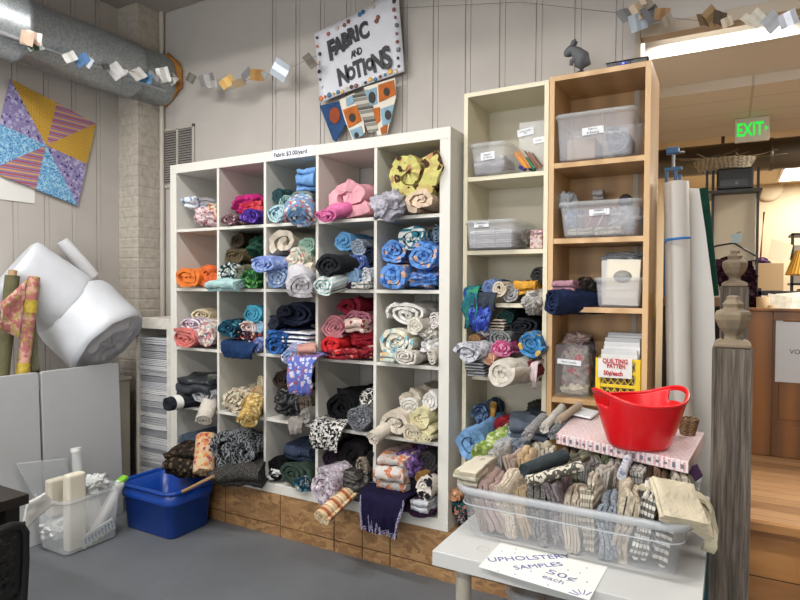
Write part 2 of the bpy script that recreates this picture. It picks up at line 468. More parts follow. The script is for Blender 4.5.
def groove_wall(name, ax0, ax1, z0, z1, grooves, plane, thick, along, sgn, mat):
    """a plank wall: real notches cut at every joint. along: 'x' or 'y'; sgn: side the room lies on"""
    pr = [ax0]; dp = [0]
    for g in grooves:
        for off, w, d in ((0, .007, .007), (.030, .004, .004)):
            a = g + off
            if a > ax0 + .01 and a + w < ax1 - .01: pr += [a, a + .001, a + w - .001, a + w]; dp += [0, d, d, 0]
    pr.append(ax1); dp.append(0)
    mb = MB()
    def pt(a, d, z): return (a, plane - sgn * -d if False else plane + d * -sgn, z) if along == 'x' else (plane + d * -sgn, a, z)
    n = len(pr)
    vs = [pt(a, d, z0) for a, d in zip(pr, dp)] + [pt(a, d, z1) for a, d in zip(pr, dp)]
    fs = [(i, i + 1, n + i + 1, n + i) for i in range(n - 1)]
    back = -sgn * thick
    vs += [pt(ax0, thick, z0), pt(ax1, thick, z0), pt(ax0, thick, z1), pt(ax1, thick, z1)]
    k = 2 * n
    fs += [(k, k + 1, k + 3, k + 2), (0, k, k + 2, n), (n - 1, 2 * n - 1, k + 3, k + 1),
           tuple(range(n, 2 * n)) + (k + 3, k + 2), tuple(range(n - 1, -1, -1)) + (k, k + 1)]
    mb.add(vs, fs)
    return struct(name, mb, mat)

XL, XP, YP, CEIL = -.76, -.555, .195, 3.265
gb = [.449 + .1855 * i for i in range(12)]
groove_wall('wall_back', XL - .1, 2.60, 0, CEIL, gb, WY, .12, 'x', -1, M_wall)
struct('wall_header', MB().box(2.60, 6.6, WY, WY + .04, 2.50, CEIL), M_wall)
struct('trim_2', MB().box(2.60, 6.6, WY - .025, WY + .045, 2.462, 2.515), plain('header_trim_paint', '#b3a593', .6), .004)
struct('trim_3', MB().box(2.575, 2.60, WY - .025, WY, 0.24, 2.515), plain('jamb_paint', '#a79c8c', .6), .003)
gl = [-.503 - .178 * i for i in range(16)] + [-.318, -.14, .03]
groove_wall('wall_left', -6.0, WY, 0, CEIL, sorted(gl), XL, .1, 'y', 1, M_wall)
struct('wall_pillar', MB().box(XL, XP, YP, WY, 0, CEIL), brick_mat(), .004)
struct('trim_4', MB().tube([(XP + .018, WY - .022, 0), (XP + .018, WY - .022, CEIL)], .017, 10), plain('pipe_paint', '#bdb7ac', .5))
struct('ceiling', MB().box(XL - .1, 6.6, -6.0, WY + .12, CEIL, CEIL + .1), M_ceil)
struct('floor', MB().box(XL - .1, 6.6, -6.0, WY + .12, -.1, 0), floor_mat())
M_far = plain('cream_wall_paint', '#cfc0a4', .8, var=.02)
M_fw = plain('front_wall_paint', '#bdb8af', .8)
fw = MB(); WX0, WX1, WZ0, WZ1 = -.2, 4.2, .95, 2.55
fw.box(XL - .1, WX0, -6.1, -6.0, 0, CEIL); fw.box(WX1, 6.6, -6.1, -6.0, 0, CEIL); fw.box(WX0, WX1, -6.1, -6.0, 0, WZ0); fw.box(WX0, WX1, -6.1, -6.0, WZ1, CEIL)
struct('wall_front', fw, M_fw)
wn = MB()
for x in (WX0, WX0 + 1.45, WX0 + 2.9, WX1 - .06): wn.box(x, x + .06, -6.08, -5.99, WZ0, WZ1)
for z in (WZ0, WZ1 - .06): wn.box(WX0, WX1, -6.08, -5.99, z, z + .06)
struct('added_window', wn, plain('added_window_paint', '#c9c6c0', .5))  # added window behind the viewer, only a frame for the fill light
l = bpy.data.lights.new('added_fill_light', 'AREA'); l.shape = 'RECTANGLE'; l.size = WX1 - WX0; l.size_y = WZ1 - WZ0; l.energy = 120; l.color = (.97, .985, 1)  # unseen fill light in the added window, softens the overhead contrast
o = bpy.data.objects.new('added_fill_light', l); COL.objects.link(o); o.location = ((WX0 + WX1) / 2, -6.12, (WZ0 + WZ1) / 2); o.rotation_euler = (PI / 2, 0, 0)
struct('wall_right', MB().box(6.6, 6.7, -6.1, 7.0, 0, CEIL), M_far)

# ---- platform of chip-board the shelves stand on
M_osb = osb_mat(); M_gap = plain('dark_joint', '#241a12', .9)
pl = MB(); pl.box(.0, 2.70, .012, WY - .002, 0, .229, mi=1)
seams = [0, .10, .455, .86, 1.215, 1.385, 1.545, 1.92, 2.30, 2.70]
for a, b in zip(seams[:-1], seams[1:]):
    pl.box(a + .003, b - .003, .0, .012, .062, .229); pl.box(a + .003, b - .003, 0, .012, 0, .056)
pl.box(.0, 2.70, .0, WY - .002, .2285, .23)
struct('trim_1', pl, [M_osb, M_gap])

# ---- raised wooden floor and steps beyond the opening
def plank_mat(name, c1, c2, w, ax):
    t = NT(name); tc = t.add('ShaderNodeTexCoord'); s = t.add('ShaderNodeSeparateXYZ'); t.link(tc.outputs['Object'], s.inputs[0])
    o = t.math('MULTIPLY', s.outputs[ax], 1 / w); fr = t.math('FRACT', o); fl = t.math('FLOOR', o)
    wn = t.add('ShaderNodeTexWhiteNoise', noise_dimensions='1D'); t.link(fl, wn.inputs['W'])
    mp = t.add('ShaderNodeMapping'); mp.inputs['Scale'].default_value = (3, 26, 26) if ax == 1 else (26, 3, 26); t.link(tc.outputs['Object'], mp.inputs[0])
    g = t.noise(mp.outputs[0], 1.6, 5, .6)
    f = t.math('ADD', t.math('MULTIPLY', g, .6), t.math('MULTIPLY', wn.outputs[0], .4))
    c = t.ramp(f, ((.2, c1), (.75, c2)))
    gap = t.math('LESS_THAN', fr, .035)
    t.base(t.mix(gap, c, '#3a2415')); t.b.inputs['Roughness'].default_value = .32; t.bump(t.math('MULTIPLY', gap, -1), .3, .004); return t.m
M_plank = plank_mat('oak_floor_planks', '#8c6644', '#bb9268', .085, 1)
M_step = wood('stair_wood', '#7d4a22', '#b98650', 5, (.25, 1, 1), .3, 2.5)
fl = MB(); fl.box(3.03, 6.6, .20, .56, .44, .46); fl.box(2.55, 6.6, .56, 7.0, .40, .46)
struct('floor_raised', fl, M_plank)
st = MB(); st.box(3.03, 6.6, .225, .56, .23, .44); st.box(3.025, 6.6, .172, .20, .425, .462)
struct('trim_5', st, M_step, .004)
st = MB(); st.box(3.03, 6.6, -.10, .225, .205, .23); st.box(3.03, 6.6, -.07, .225, 0, .205); st.box(2.70, 3.03, .10, .56, 0, .23)
struct('trim_6', st, wood('lower_stair_wood', '#6d4626', '#a87a4c', 5, (.25, 1, 1), .35, 2.5), .004)

# ---- the back room shell
M_tile = None
def tile_mat():
    t = NT('ceiling_tile'); tc = t.add('ShaderNodeTexCoord'); s = t.add('ShaderNodeSeparateXYZ'); t.link(tc.outputs['Object'], s.inputs[0])
    a = t.math('LESS_THAN', t.math('FRACT', t.math('MULTIPLY', s.outputs[0], 1 / .61)), .02); b = t.math('LESS_THAN', t.math('FRACT', t.math('MULTIPLY', s.outputs[1], 1 / .305)), .03)
    t.base(t.mix(t.math('MAXIMUM', a, b), '#d6cfc4', '#b8b0a2')); t.b.inputs['Roughness'].default_value = .9; return t.m
M_tile = tile_mat()
M_beam = plain('cream_beam_paint', '#d6d2cc', .7)
struct('trim_7', MB().box(2.4, 6.6, .80, 1.30, 2.513, CEIL), M_beam)
struct('ceiling_lower', MB().box(2.4, 6.6, 1.30, 2.45, 2.458, CEIL), M_tile)
struct('ceiling_back', MB().box(2.2, 6.6, 2.45, 7.0, 2.62, CEIL), plain('back_ceiling_paint', '#d9cbb0', .8))
struct('wall_far', MB().box(2.2, 6.6, 6.0, 6.1, .46, 2.62), M_far)
struct('wall_side', MB().box(2.2, 2.3, .52, 6.0, .0, 2.62), M_far)
b = MB(); b.box(3.47, 3.55, 1.31, 2.2, 2.40, 2.458)
struct('trim_8', b, plain('beam_edge_paint', '#d6c8ae', .7))

# ---- air grille
vt = thing('air_vent', 'painted metal air grille with two louvred panels high on the back wall', 'vent', (-.395, WY, 2.05))
f = MB()
for x0, x1, z0, z1 in ((-.555, -.23, 2.435, 2.458), (-.555, -.23, 2.04, 2.066), (-.555, -.535, 2.04, 2.458), (-.25, -.23, 2.04, 2.458), (-.405, -.388, 2.05, 2.45)):
    f.box(x0, x1, WY - .014, WY - .001, z0, z1)
f.build('vent_frame', plain('vent_paint', '#b4aea6', .5), vt, .002)
MB().box(-.54, -.245, WY - .003, WY - .001, 2.06, 2.438).build('vent_back', plain('vent_dark', '#4b4744', .9), vt)
for k, (xa, xb) in enumerate(((-.535, -.405), (-.388, -.25))):
    lv = MB()
    for i in range(22):
        z = 2.07 + i * .0168
        lv.add([(xa, WY - .012, z), (xb, WY - .012, z), (xb, WY - .004, z + .011), (xa, WY - .004, z + .011),
                (xa, WY - .011, z - .002), (xb, WY - .011, z - .002), (xb, WY - .003, z + .009), (xa, WY - .003, z + .009)],
               [(0, 1, 2, 3), (7, 6, 5, 4), (0, 4, 5, 1), (2, 6, 7, 3)])
    lv.build('louvre_panel', plain('louvre_paint', '#8f8a85', .5), vt)

# ---- galvanised duct along the left wall
M_galv = None
def galv():
    t = NT('galvanised_steel'); v = t.coord(); w = t.add('ShaderNodeTexVoronoi'); w.inputs['Scale'].default_value = 110; t.link(v, w.inputs['Vector'])
    s = t.add('ShaderNodeSeparateColor'); t.link(w.outputs['Color'], s.inputs[0])
    t.base(t.ramp(s.outputs[0], ((0, '#9aa1a5'), (1, '#b9bfc2')))); t.b.inputs['Metallic'].default_value = .75; t.b.inputs['Roughness'].default_value = .38; return t.m
M_galv = galv()
DX, DZ, DR = -.545, 2.785, .178
duct = thing('air_duct', 'round galvanised steel air duct running along the left wall below the ceiling', 'duct', (DX, WY, DZ))
prof = []
path = [(-6.0, DR), (-2.2, DR), (-2.19, DR + .008), (-2.16, DR + .008), (-2.15, DR), (-.62, DR), (-.615, DR + .006), (-.585, DR + .006), (-.58, DR), (.10, DR), (.105, DR + .005), (.125, DR + .005), (.13, DR), (.30, DR), (.385, DR * .985)]
n = 40; loops = [[Vector((DX + r * math.cos(2 * PI * k / n), y, DZ + r * math.sin(2 * PI * k / n))) for k in range(n)] for y, r in path]
MB().loops(loops, cap0=True, cap1=True).build('duct_pipe', M_galv, duct)
# lengthwise seam
MB().box(DX + DR * .80, DX + DR * .80 + .012, -6.0, .30, DZ - DR * .62 - .008, DZ - DR * .62 + .006).build('seam', plain('seam_steel', '#c9cdd0', .35, .8), duct, .002)
fo = MB(); rr = random.Random(3); loops = []
for y, r in ((.365, .175), (.372, .196), (.390, .202), (.399, .19)):
    L = []
    for k in range(36):
        a = 2 * PI * k / 36; q = r + .02 * noise.noise(Vector((math.cos(a) * 3, math.sin(a) * 3, y * 4))) + (.0 if math.sin(a * 2 + .8) > -.2 else -.03)
        L.append(Vector((max(DX + q * math.cos(a), -.752), y, DZ + q * math.sin(a))))
    loops.append(L)
fo.loops(loops, cap1=True, cap0=True).build('foam_collar', plain('orange_foam', '#b9803a', .8, var=.2, bump=.4, scale=30), duct)

# ---- hung fluorescent troughs; the rear pair is added fill
M_housing = plain('lamp_housing', '#d8d8d6', .4)
M_lamp = emit('fluorescent_tube', '#fff8ec', 9)
def shop_light(x0, x1, y, z, label, power, skirt=.05, w=.17, ly=.05, col=(1, .975, .95)):
    t = thing('shop_light', label, 'lamp', ((x0 + x1) / 2, y, z))
    h = MB(); h.box(x0, x1, y - w, y + w, z + .03, z + .045); h.box(x0, x1, y - w - .006, y - w, z - skirt, z + .045); h.box(x0, x1, y + w, y + w + .006, z - skirt, z + .045)
    h.box(x0 - .006, x0, y - w, y + w, z - skirt, z + .045); h.box(x1, x1 + .006, y - w, y + w, z - skirt, z + .045)
    h.build('housing', M_housing, t)
    for dy in (-.02, .02): MB().tube([(x0 + .02, y + dy, z + .008), (x1 - .02, y + dy, z + .008)], .013, 10).build('lamp_tube', M_lamp, t)
    for xx in (x0 + .15, x1 - .15): MB().tube([(xx, y, z + .045), (xx, y, CEIL)], .004, 6).build('chain', M_housing, t)
    l = bpy.data.lights.new('lamp_light', 'AREA'); l.shape = 'RECTANGLE'; l.size = x1 - x0 - .04; l.size_y = ly; l.energy = power; l.color = col
    o = bpy.data.objects.new('lamp_light', l); COL.objects.link(o); o.location = (0, 0, -.012); o.parent = t
    return t
shop_light(-.15, 1.15, -1.25, 3.10, 'white fluorescent trough lamp hung over the cube shelf side of the room', 40, .036)
shop_light(1.75, 3.05, -1.25, 2.97, 'white fluorescent trough lamp hung nearest the opening', 23, .05)
shop_light(-.1, 1.2, -3.6, 3.10, 'added unseen fill trough lamp at the far left behind the viewer', 60, .055, ly=.2)  # this and the next are added behind the viewer as fill
shop_light(2.3, 3.6, -3.6, 3.10, 'added unseen fill trough lamp overhead behind the viewer', 55, .055, ly=.2)
# ================================================================== CUBE SHELF
Z0 = .23; TS, DS, W5 = .053, .017, 1.85; CELL = (W5 - 2 * TS - 4 * DS) / 5
M_white = plain('white_laminate', '#d3d1c9', .42, var=.015, scale=3)
def divx(k): return TS + k * CELL + (k - 1) * DS
shelf = thing('cube_shelf', 'tall white cube shelf of twenty-five cubbies packed with fabric', 'shelf', (W5 / 2, .19, Z0))
MB().box(0, W5, 0, .39, Z0 + W5 - TS, Z0 + W5).build('top_panel', M_white, shelf, .002)
MB().box(0, W5, 0, .39, Z0, Z0 + TS).build('bottom_panel', M_white, shelf, .002)
for x in (0, W5 - TS): MB().box(x, x + TS, 0, .39, Z0 + TS, Z0 + W5 - TS).build('side_panel', M_white, shelf, .002)
for k in range(1, 5): MB().box(divx(k), divx(k) + DS, .002, .388, Z0 + TS, Z0 + W5 - TS).build('divider', M_white, shelf, .001)
def cellx(c): return (TS if c == 1 else divx(c - 1) + DS), (divx(c) if c < 5 else W5 - TS)
def cellz(r):
    top = Z0 + W5 - TS - (r - 1) * (CELL + DS); return top - CELL, top
for c in range(1, 6):
    for r in range(1, 5):
        a, b = cellx(c); z = cellz(r)[0]
        MB().box(a, b, .003, .387, z - DS, z).build('shelf_board', M_white, shelf, .001)
def lim(c, r): return (*cellx(c), *cellz(r))

# price strip on the top edge
pt = MB(); a = I(272, 151, 1, -.001); b = I(313, 147, 1, -.001)
ps = thing('price_strip', 'white paper price strip reading Fabric stuck on top edge of the cube shelf', 'label', (a.x, -.002, Z0 + W5 - .028))
strip_ = MB().box(a.x, b.x, -.0025, -.0005, Z0 + W5 - .052, Z0 + W5 + .002).build('paper', plain('strip_paper', '#d9dde6', .6), ps)
M_ink = plain('black_ink', '#22242c', .6)
text_mesh('Fabric $3.00/yard', .032, 'lettering', M_ink, frame(((a.x + b.x) / 2 - .012, -.003, Z0 + W5 - .026), (1, 0, 0), (0, 0, 1)), strip_, bold=.0006, depth=.0004)

# ================================================================== BOOKCASES
def bookcase(name, label, x0, x1, yf, yb, h, boards, mat, bmat, edge=.02):
    t = thing(name, label, 'bookcase', ((x0 + x1) / 2, (yf + yb) / 2, Z0))
    for x in (x0, x1 - edge): MB().box(x, x + edge, yf, yb, Z0, Z0 + h).build('side_panel', mat, t, .001)
    MB().box(x0 + edge, x1 - edge, yf, yb, Z0 + h - edge, Z0 + h).build('top_panel', mat, t, .001)
    MB().box(x0 + edge, x1 - edge, yf, yb, Z0, Z0 + .05).build('plinth', mat, t, .001)
    MB().box(x0 + edge, x1 - edge, yb - .006, yb, Z0 + .05, Z0 + h - edge).build('back_panel', bmat, t)
    for z, y in boards: MB().box(x0 + edge, x1 - edge, y, yb - .006, z - edge, z).build('shelf_board', mat, t, .001)
    return t
M_cream = plain('cream_laminate', '#d8d1b8', .45, var=.015, scale=3)
M_birch = wood('birch_veneer', '#b58f60', '#cfab7c', 5, (1.2, 1.2, .12), .4, 2)
bookcase('bookcase', 'tall narrow cream white bookcase holding plastic bins and spilling fabric', 1.872, 2.268, .10, .385, 2.02,
         [(1.862, .104), (1.523, .104), (1.283, .112), (.935, .17), (.62, .104)], M_cream, plain('cream_back', '#cbc4b0', .6))
bc2 = bookcase('bookcase', 'tall narrow birch bookcase with plastic bins and a yellow crate', 2.274, 2.678, .085, .385, 2.025,
         [(1.885, .088), (1.563, .088), (1.272, .088), (.882, .088), (.55, .088)], M_birch, wood('birch_back', '#9c764a', '#b8915f', 5, (1.2, 1.2, .12), .5, 2), .022)

MB().box(2.6775, 2.679, .10, .24, 1.225, 1.335).build('tape_patch', plain('amber_tape', '#b98a2c', .4), bc2)['label'] = 'amber tape patch'
# ================================================================== CLOTH IN THE CUBE SHELF
GC = 'fabric pieces in the cube shelf'
def C_(c, r, kind, box, yf, L, mat, label, **kw):
    kw.setdefault('group', GC)
    fr = kw.pop('free', False); l = None if fr else lim(c, r)
    if fr: kw['floor'] = cellz(r)[0]; kw['flim'] = cellx(c)
    return cloth(kind, box, yf, L, mat, label, lim=l, **kw)
# --- top row
C_(1,1,'lump',(184,206,215,233),-.02,.26,fab('floral','#d9b9bd','#a8576a','#e9e2e0',1.5),'crumpled pale pink floral cloth hanging at the front of the top left cubby')
C_(1,1,'foldf',(182,196,196,208),.03,.2,fab('dots','#dfe3ea','#6f93c8',None,1.4),'white cloth with blue dots on top of the pale pink floral cloth',free=True)
C_(1,1,'roll',(207,203,217,222),.02,.25,fab('floral','#e3c9b0','#c5482c','#7a8a55',1.6),'orange and red floral roll at the right side of the top left cubby')
C_(2,1,'lump',(222,192,253,214),.03,.26,fab('plain','#b3156e'),'bright magenta fabric bundle in the second cubby of the top row')
C_(2,1,'roll',(219,213,237,229),-.01,.3,fab('floral','#7d5963','#c9b3b0','#4d2f3c',1.8),'grey and wine patterned roll under the magenta bundle')
C_(2,1,'fold',(239,201,263,216),.04,.24,fab('floral','#b3172c','#d84a55',None,1.2),'bright red patterned fold above the purple cloth in the top row')
C_(2,1,'roll',(240,208,264,229),-.02,.3,fab('floral','#4a2c8f','#7c58c0','#2b1a5e',1.2),'deep purple fabric roll in the second cubby of the top row')
C_(3,1,'foldf',(295,167,314,192),.02,.24,fab('plain','#6ea3df'),'sky blue folded cloth on top of the third cubby of the top row',turns=4)
C_(3,1,'roll',(268,187,283,204),.05,.28,fab('plain','#2f4f55'),'dark teal roll at the upper left of the third top cubby')
C_(3,1,'roll',(289,188,314,206),.03,.3,fab('tweed','#5d6f6c',c2='#94a29c'),'grey-green roll under the sky blue folded cloth')
C_(3,1,'roll',(278,194,296,210),.02,.28,fab('paisley','#3f6d70','#a3bcb4',None,2),'teal and cream patterned roll beside the grey-green roll')
C_(3,1,'roll',(268,203,288,225),-.01,.3,fab('floral','#9fc6d2','#3e6f86','#e4ebe6',1.5),'pale aqua floral roll at lower left of the third top cubby')
C_(3,1,'roll',(287,205,313,231),-.07,.32,fab('floral','#6b9cc9','#e0d8c8','#b25c50',1.4),'blue floral roll drooping over the edge of the third top cubby',pitch=10,free=True)
C_(4,1,'swirl',(323,174,374,222),.02,.3,fab('plain','#eaa6b2'),'thick pale pink blanket rolled up in the fourth top cubby',turns=1.8)
C_(4,1,'roll',(312,208,338,223),-.09,.34,fab('plain','#dd6ca5'),'hot pink roll poking out to the left of the pale pink blanket',yaw=-14,free=True)
C_(5,1,'swirl',(378,139,440,206),-.01,.3,fab('floral','#c9c46c','#4d3426','#b98a5a',.8),'big yellow-green giraffe print blanket coil in the top right cubby',turns=1.75)
C_(5,1,'roll',(406,187,440,216),-.03,.2,fab('plain','#dcc3a8'),'cream fleece roll below the giraffe print coil',turns=2.2)
C_(5,1,'lump',(367,197,397,226),-.11,.16,fab('satin','#a9a7b4'),'crumpled silver lavender satin hanging over the divider of the top right cubby',free=True,amp=.4)
# --- second row
C_(1,2,'swirl',(173,266,199,289),-.03,.3,fab('plain','#ea7a1c'),'bright orange folded cloth in the left cubby of the second row',turns=2.4)
C_(1,2,'swirl',(197,262,217,288),.0,.3,fab('plain','#e2661f'),'darker orange roll beside the bright orange cloth')
C_(2,2,'foldf',(207,281,235,292),-.10,.2,fab('plain','#a9cfce'),'pale aqua folded cloth sticking out over the second row shelf edge',free=True,turns=3)
C_(2,2,'lump',(240,234,263,258),.05,.25,fab('plain','#21483a'),'dark green crumpled cloth high in the second cubby of the second row')
C_(2,2,'roll',(229,232,244,248),.07,.25,fab('plain','#3d3427'),'dark brown roll at the back of the dark green cubby')
C_(2,2,'roll',(222,247,243,265),.02,.3,fab('plain','#5c5038'),'olive brown roll in the second cubby of the second row')
C_(2,2,'roll',(218,262,237,285),-.02,.3,fab('floral','#20383c','#d5dcd6',None,1.6),'black and white floral roll at lower left of the dark green cubby')
C_(2,2,'roll',(235,263,248,285),.0,.3,fab('plain','#6b6c58'),'sage grey roll squeezed in the middle of the dark green cubby')
C_(2,2,'roll',(240,267,263,289),-.03,.3,fab('camo','#1e5a2f','#5aa04c','#0f2c1c',1.5),'green leafy print roll at lower right of the dark green cubby')
C_(3,2,'roll',(249,256,276,273),-.12,.34,fab('floral','#6f86c9','#9db3e2',None,1.5),'periwinkle blue roll sticking out between the green and the cream cubbies',yaw=-16,free=True)
C_(3,2,'swirl',(268,228,299,256),.02,.3,fab('plain','#cfc3ae'),'large cream roll at top left of the third cubby of the second row')
C_(3,2,'roll',(298,236,315,256),.02,.28,fab('plain','#8fb5a2'),'mint green roll beside the large cream roll')
C_(3,2,'roll',(284,249,305,272),-.03,.3,fab('floral','#d8cdbb','#c78c79','#8fb0a0',1.5),'pale floral roll below the large cream roll')
C_(3,2,'roll',(263,267,288,286),-.06,.32,fab('floral','#8da9d0','#e1e3ea','#5f7fb8',1.6),'light blue floral roll at lower left under the periwinkle roll')
C_(3,2,'roll',(289,272,314,300),-.14,.36,fab('plain','#c8c5cc'),'pale grey white roll spilling out of the third cubby of the second row',free=True,yaw=-6)
C_(4,2,'roll',(309,276,338,296),-.12,.34,fab('stripez','#b4cfcf','#dfe6e2',None,1.6),'pale aqua striped roll spilling out left of the fourth cubby of the second row',yaw=-18,free=True)
C_(3,2,'lump',(266,283,289,293),-.03,.2,fab('floral','#4c3a78','#86679f',None,2),'purple patterned scrap under the light blue floral roll')
C_(3,2,'foldf',(303,262,315,276),-.02,.2,fab('plain','#d7cdb8'),'small cream fold beside the pale floral roll')
C_(4,2,'roll',(333,231,355,251),.03,.3,fab('plain','#5f9fd2'),'medium blue roll at the top of the fourth cubby of the second row')
C_(4,2,'roll',(350,236,366,256),.03,.28,fab('tweed','#76869b',c2='#a3b0be'),'blue-grey tweed roll beside the medium blue roll')
C_(4,2,'roll',(343,254,365,272),.01,.3,fab('floral','#4a63a5','#7f95cc','#2d3f77',1.4),'denim blue floral roll in the fourth cubby of the second row')
C_(4,2,'roll',(313,253,343,277),-.13,.36,fab('plain','#25272b'),'black roll sticking out in front of the divider in the second row',free=True,yaw=-15)
C_(4,2,'roll',(329,264,347,281),-.03,.3,fab('plain','#8c7a70'),'taupe roll next to the black roll')
C_(4,2,'roll',(346,266,361,284),-.01,.3,fab('plain','#8db2d8'),'light blue roll between the taupe roll and the pale grey roll')
C_(4,2,'roll',(360,267,374,285),-.02,.3,fab('floral','#c9cbd0','#8d95a6',None,2),'pale grey patterned roll at lower right of the fourth cubby of the second row')
C_(4,2,'roll',(365,245,374,265),.05,.25,fab('plain','#22293a'),'black navy roll at the right edge of the fourth cubby of the second row')
C_(4,2,'foldf',(350,281,374,291),-.05,.2,fab('floral','#d7d4cc','#777a86',None,2),'white scrap with grey print below the pale grey patterned roll',turns=2)
C_(4,2,'foldf',(335,279,351,290),-.02,.2,fab('plain','#48304a'),'dark plum fold below the taupe roll',turns=2)
C_(5,2,'roll',(397,225,428,250),.03,.3,fab('check','#2f7f93','#dfe4e0','#2f7f93',.8),'teal and white checked roll on top of the right cubby of the second row',turns=2.4)
BF = lambda s: fab('floral', '#5b92d8', '#cfa58c', '#2f5fae', s)
C_(5,2,'roll',(377,239,407,263),.02,.3,BF(1.1),'blue floral roll at upper left of the right cubby of the second row')
C_(5,2,'roll',(407,242,439,272),.0,.3,BF(1.2),'blue floral roll at upper right of the right cubby of the second row')
C_(5,2,'roll',(378,260,405,291),-.02,.3,BF(1.0),'blue floral roll at lower left of the right cubby of the second row',turns=2.6)
C_(5,2,'lump',(402,269,439,291),-.03,.3,BF(1.3),'blue floral crumpled bundle at lower right of the right cubby of the second row',amp=.35)
C_(5,2,'roll',(432,224,440,244),.06,.25,fab('plain','#6a8194'),'slate blue roll at the right edge above the blue floral rolls')
# --- third row
C_(1,3,'roll',(189,308,212,322),.06,.25,fab('plain','#d8c9a4'),'pale yellow roll at the back of the left cubby of the third row')
C_(1,3,'roll',(174,317,205,332),.0,.3,fab('camo','#cdb9cb','#e7e0e4','#8d7390',1.6),'lilac and white patterned roll in the left cubby of the third row')
C_(1,3,'roll',(170,329,195,348),-.05,.32,fab('plain','#d9766f'),'coral pink roll in the left cubby of the third row')
C_(1,3,'roll',(193,322,217,347),-.02,.3,fab('camo','#ded0bf','#c97f86','#7ea3b5',1.5),'multicoloured pastel patterned roll in the left cubby of the third row')
C_(2,3,'roll',(242,306,262,323),.02,.3,fab('plain','#3f9dbd'),'turquoise roll at the top of the second cubby of the third row')
C_(2,3,'roll',(217,319,239,338),-.02,.3,fab('floral','#16455c','#3f87a0','#0d2534',1.4),'dark petrol blue patterned roll in the second cubby of the third row')
C_(2,3,'roll',(238,320,256,335),.01,.3,fab('floral','#c9b6ad','#a8575a','#dfe2e6',1.6),'pale pink floral roll below the turquoise roll')
C_(2,3,'roll',(234,331,258,343),-.01,.28,fab('floral','#23263a','#c9bba3','#b3463f',1.5),'dark navy floral roll below the pale pink floral roll')
C_(2,3,'drape',(222,342,257,358),-.04,.2,fab('plain','#1c3760'),'navy cloth hanging over the edge of the second cubby of the third row',free=True)
C_(2,3,'roll',(252,338,264,353),-.03,.3,fab('floral','#6378bb','#a5b2de',None,1.6),'small periwinkle print roll at lower right of the second cubby of the third row')
C_(2,3,'roll',(256,321,264,334),.03,.25,fab('plain','#8cb6d2'),'small pale blue roll at the right edge of the second cubby of the third row')
C_(3,3,'roll',(276,303,313,326),.04,.28,fab('plain','#242a3d'),'long dark navy roll at the top of the third cubby of the third row')
C_(3,3,'roll',(276,305,291,318),-.01,.12,fab('plain','#191c28'),'small black roll lying in front of the long dark navy roll')
C_(3,3,'roll',(267,315,279,331),.0,.3,fab('plain','#2a2e3c'),'small charcoal roll at the left edge of the third cubby of the third row')
C_(3,3,'roll',(262,330,285,355),-.06,.32,fab('camo','#1f4f8e','#2d6ab2','#16233c',1.3),'royal blue roll in the third cubby of the third row')
C_(3,3,'foldf',(283,331,314,350),-.03,.28,fab('stripez','#232b4b','#dcdde0',None,1.5),'navy and white striped fold in the third cubby of the third row')
C_(3,3,'roll',(281,348,304,365),-.14,.34,fab('floral','#7d9ac9','#c9d2e4','#a86a6a',1.6),'light blue floral roll hanging out below the striped fold',free=True,yaw=-10,pitch=8)
C_(3,3,'foldf',(299,345,314,359),-.13,.16,fab('plain','#d29a8c'),'peach cloth piece above the blue star cloth',free=True,turns=3)
C_(3,3,'drape',(288,356,315,394),-.15,.3,fab('floral','#5470c4','#c7c6d8','#a0506c',1.6),'blue cloth with small stars hanging down from the third row',free=True)
C_(4,3,'swirl',(332,296,363,316),.05,.28,fab('plain','#7d1429'),'dark red roll at the top of the red cubby')
C_(4,3,'roll',(343,311,373,329),.04,.28,fab('tweed','#8e4456',c2='#b27686'),'dusty rose tweed roll behind the red cubby bundles')
C_(4,3,'roll',(323,315,346,338),.0,.3,fab('plain','#b37079'),'mauve pink roll with a spiral end in the red cubby',turns=4)
C_(4,3,'foldf',(344,318,364,333),-.01,.25,fab('floral','#dcc0b4','#8f2d3a','#e8d8cc',1.4),'white and red floral fold in the middle of the red cubby')
C_(4,3,'lump',(342,330,373,350),.0,.28,fab('plain','#8e1023'),'crimson bundle at lower right of the red cubby')
C_(4,3,'swirl',(319,335,345,354),-.04,.3,fab('plain','#d3151f'),'bright red roll at lower left of the red cubby')
C_(4,3,'foldf',(320,349,357,360),-.05,.28,fab('floral','#8c1424','#cf6a62','#5c0c18',1.6),'dark red floral fold at the bottom of the red cubby',turns=2)
C_(4,3,'lump',(355,345,373,361),-.03,.25,fab('floral','#94202e','#d8a59a','#6b1018',1.5),'red floral bundle at the bottom right of the red cubby')
C_(5,3,'roll',(386,302,426,325),.03,.28,fab('tweed','#c9c6c0',c2='#e3e1dc'),'big white and grey roll on top of the white cubby of the third row')
C_(5,3,'roll',(407,317,424,335),-.01,.2,fab('plain','#d8d2c4'),'small ivory rosette roll in the middle of the white cubby of the third row')
C_(5,3,'roll',(429,312,440,331),.02,.28,fab('plain','#dcd6d2'),'white roll at the right edge of the white cubby of the third row')
C_(5,3,'lump',(414,326,439,344),.01,.26,fab('floral','#d6d1c8','#a39e94',None,2),'white lace bundle in the white cubby of the third row')
C_(5,3,'roll',(377,326,414,358),-.02,.3,fab('camo','#dcd6c0','#e6e1d2','#7fb0bd',.9),'big cream roll with blue and orange print in the white cubby of the third row')
C_(5,3,'lump',(414,339,439,358),-.02,.26,fab('floral','#dad8d6','#b9b7b6',None,2),'white crumpled bundle right of the big printed roll')
C_(5,3,'roll',(393,349,417,366),-.06,.2,fab('plain','#d9d3ca'),'ivory rosette roll at the bottom edge of the white cubby of the third row')
C_(5,3,'roll',(427,350,440,368),-.02,.28,fab('plain','#d3ccc0'),'cream roll at bottom right of the white cubby of the third row')
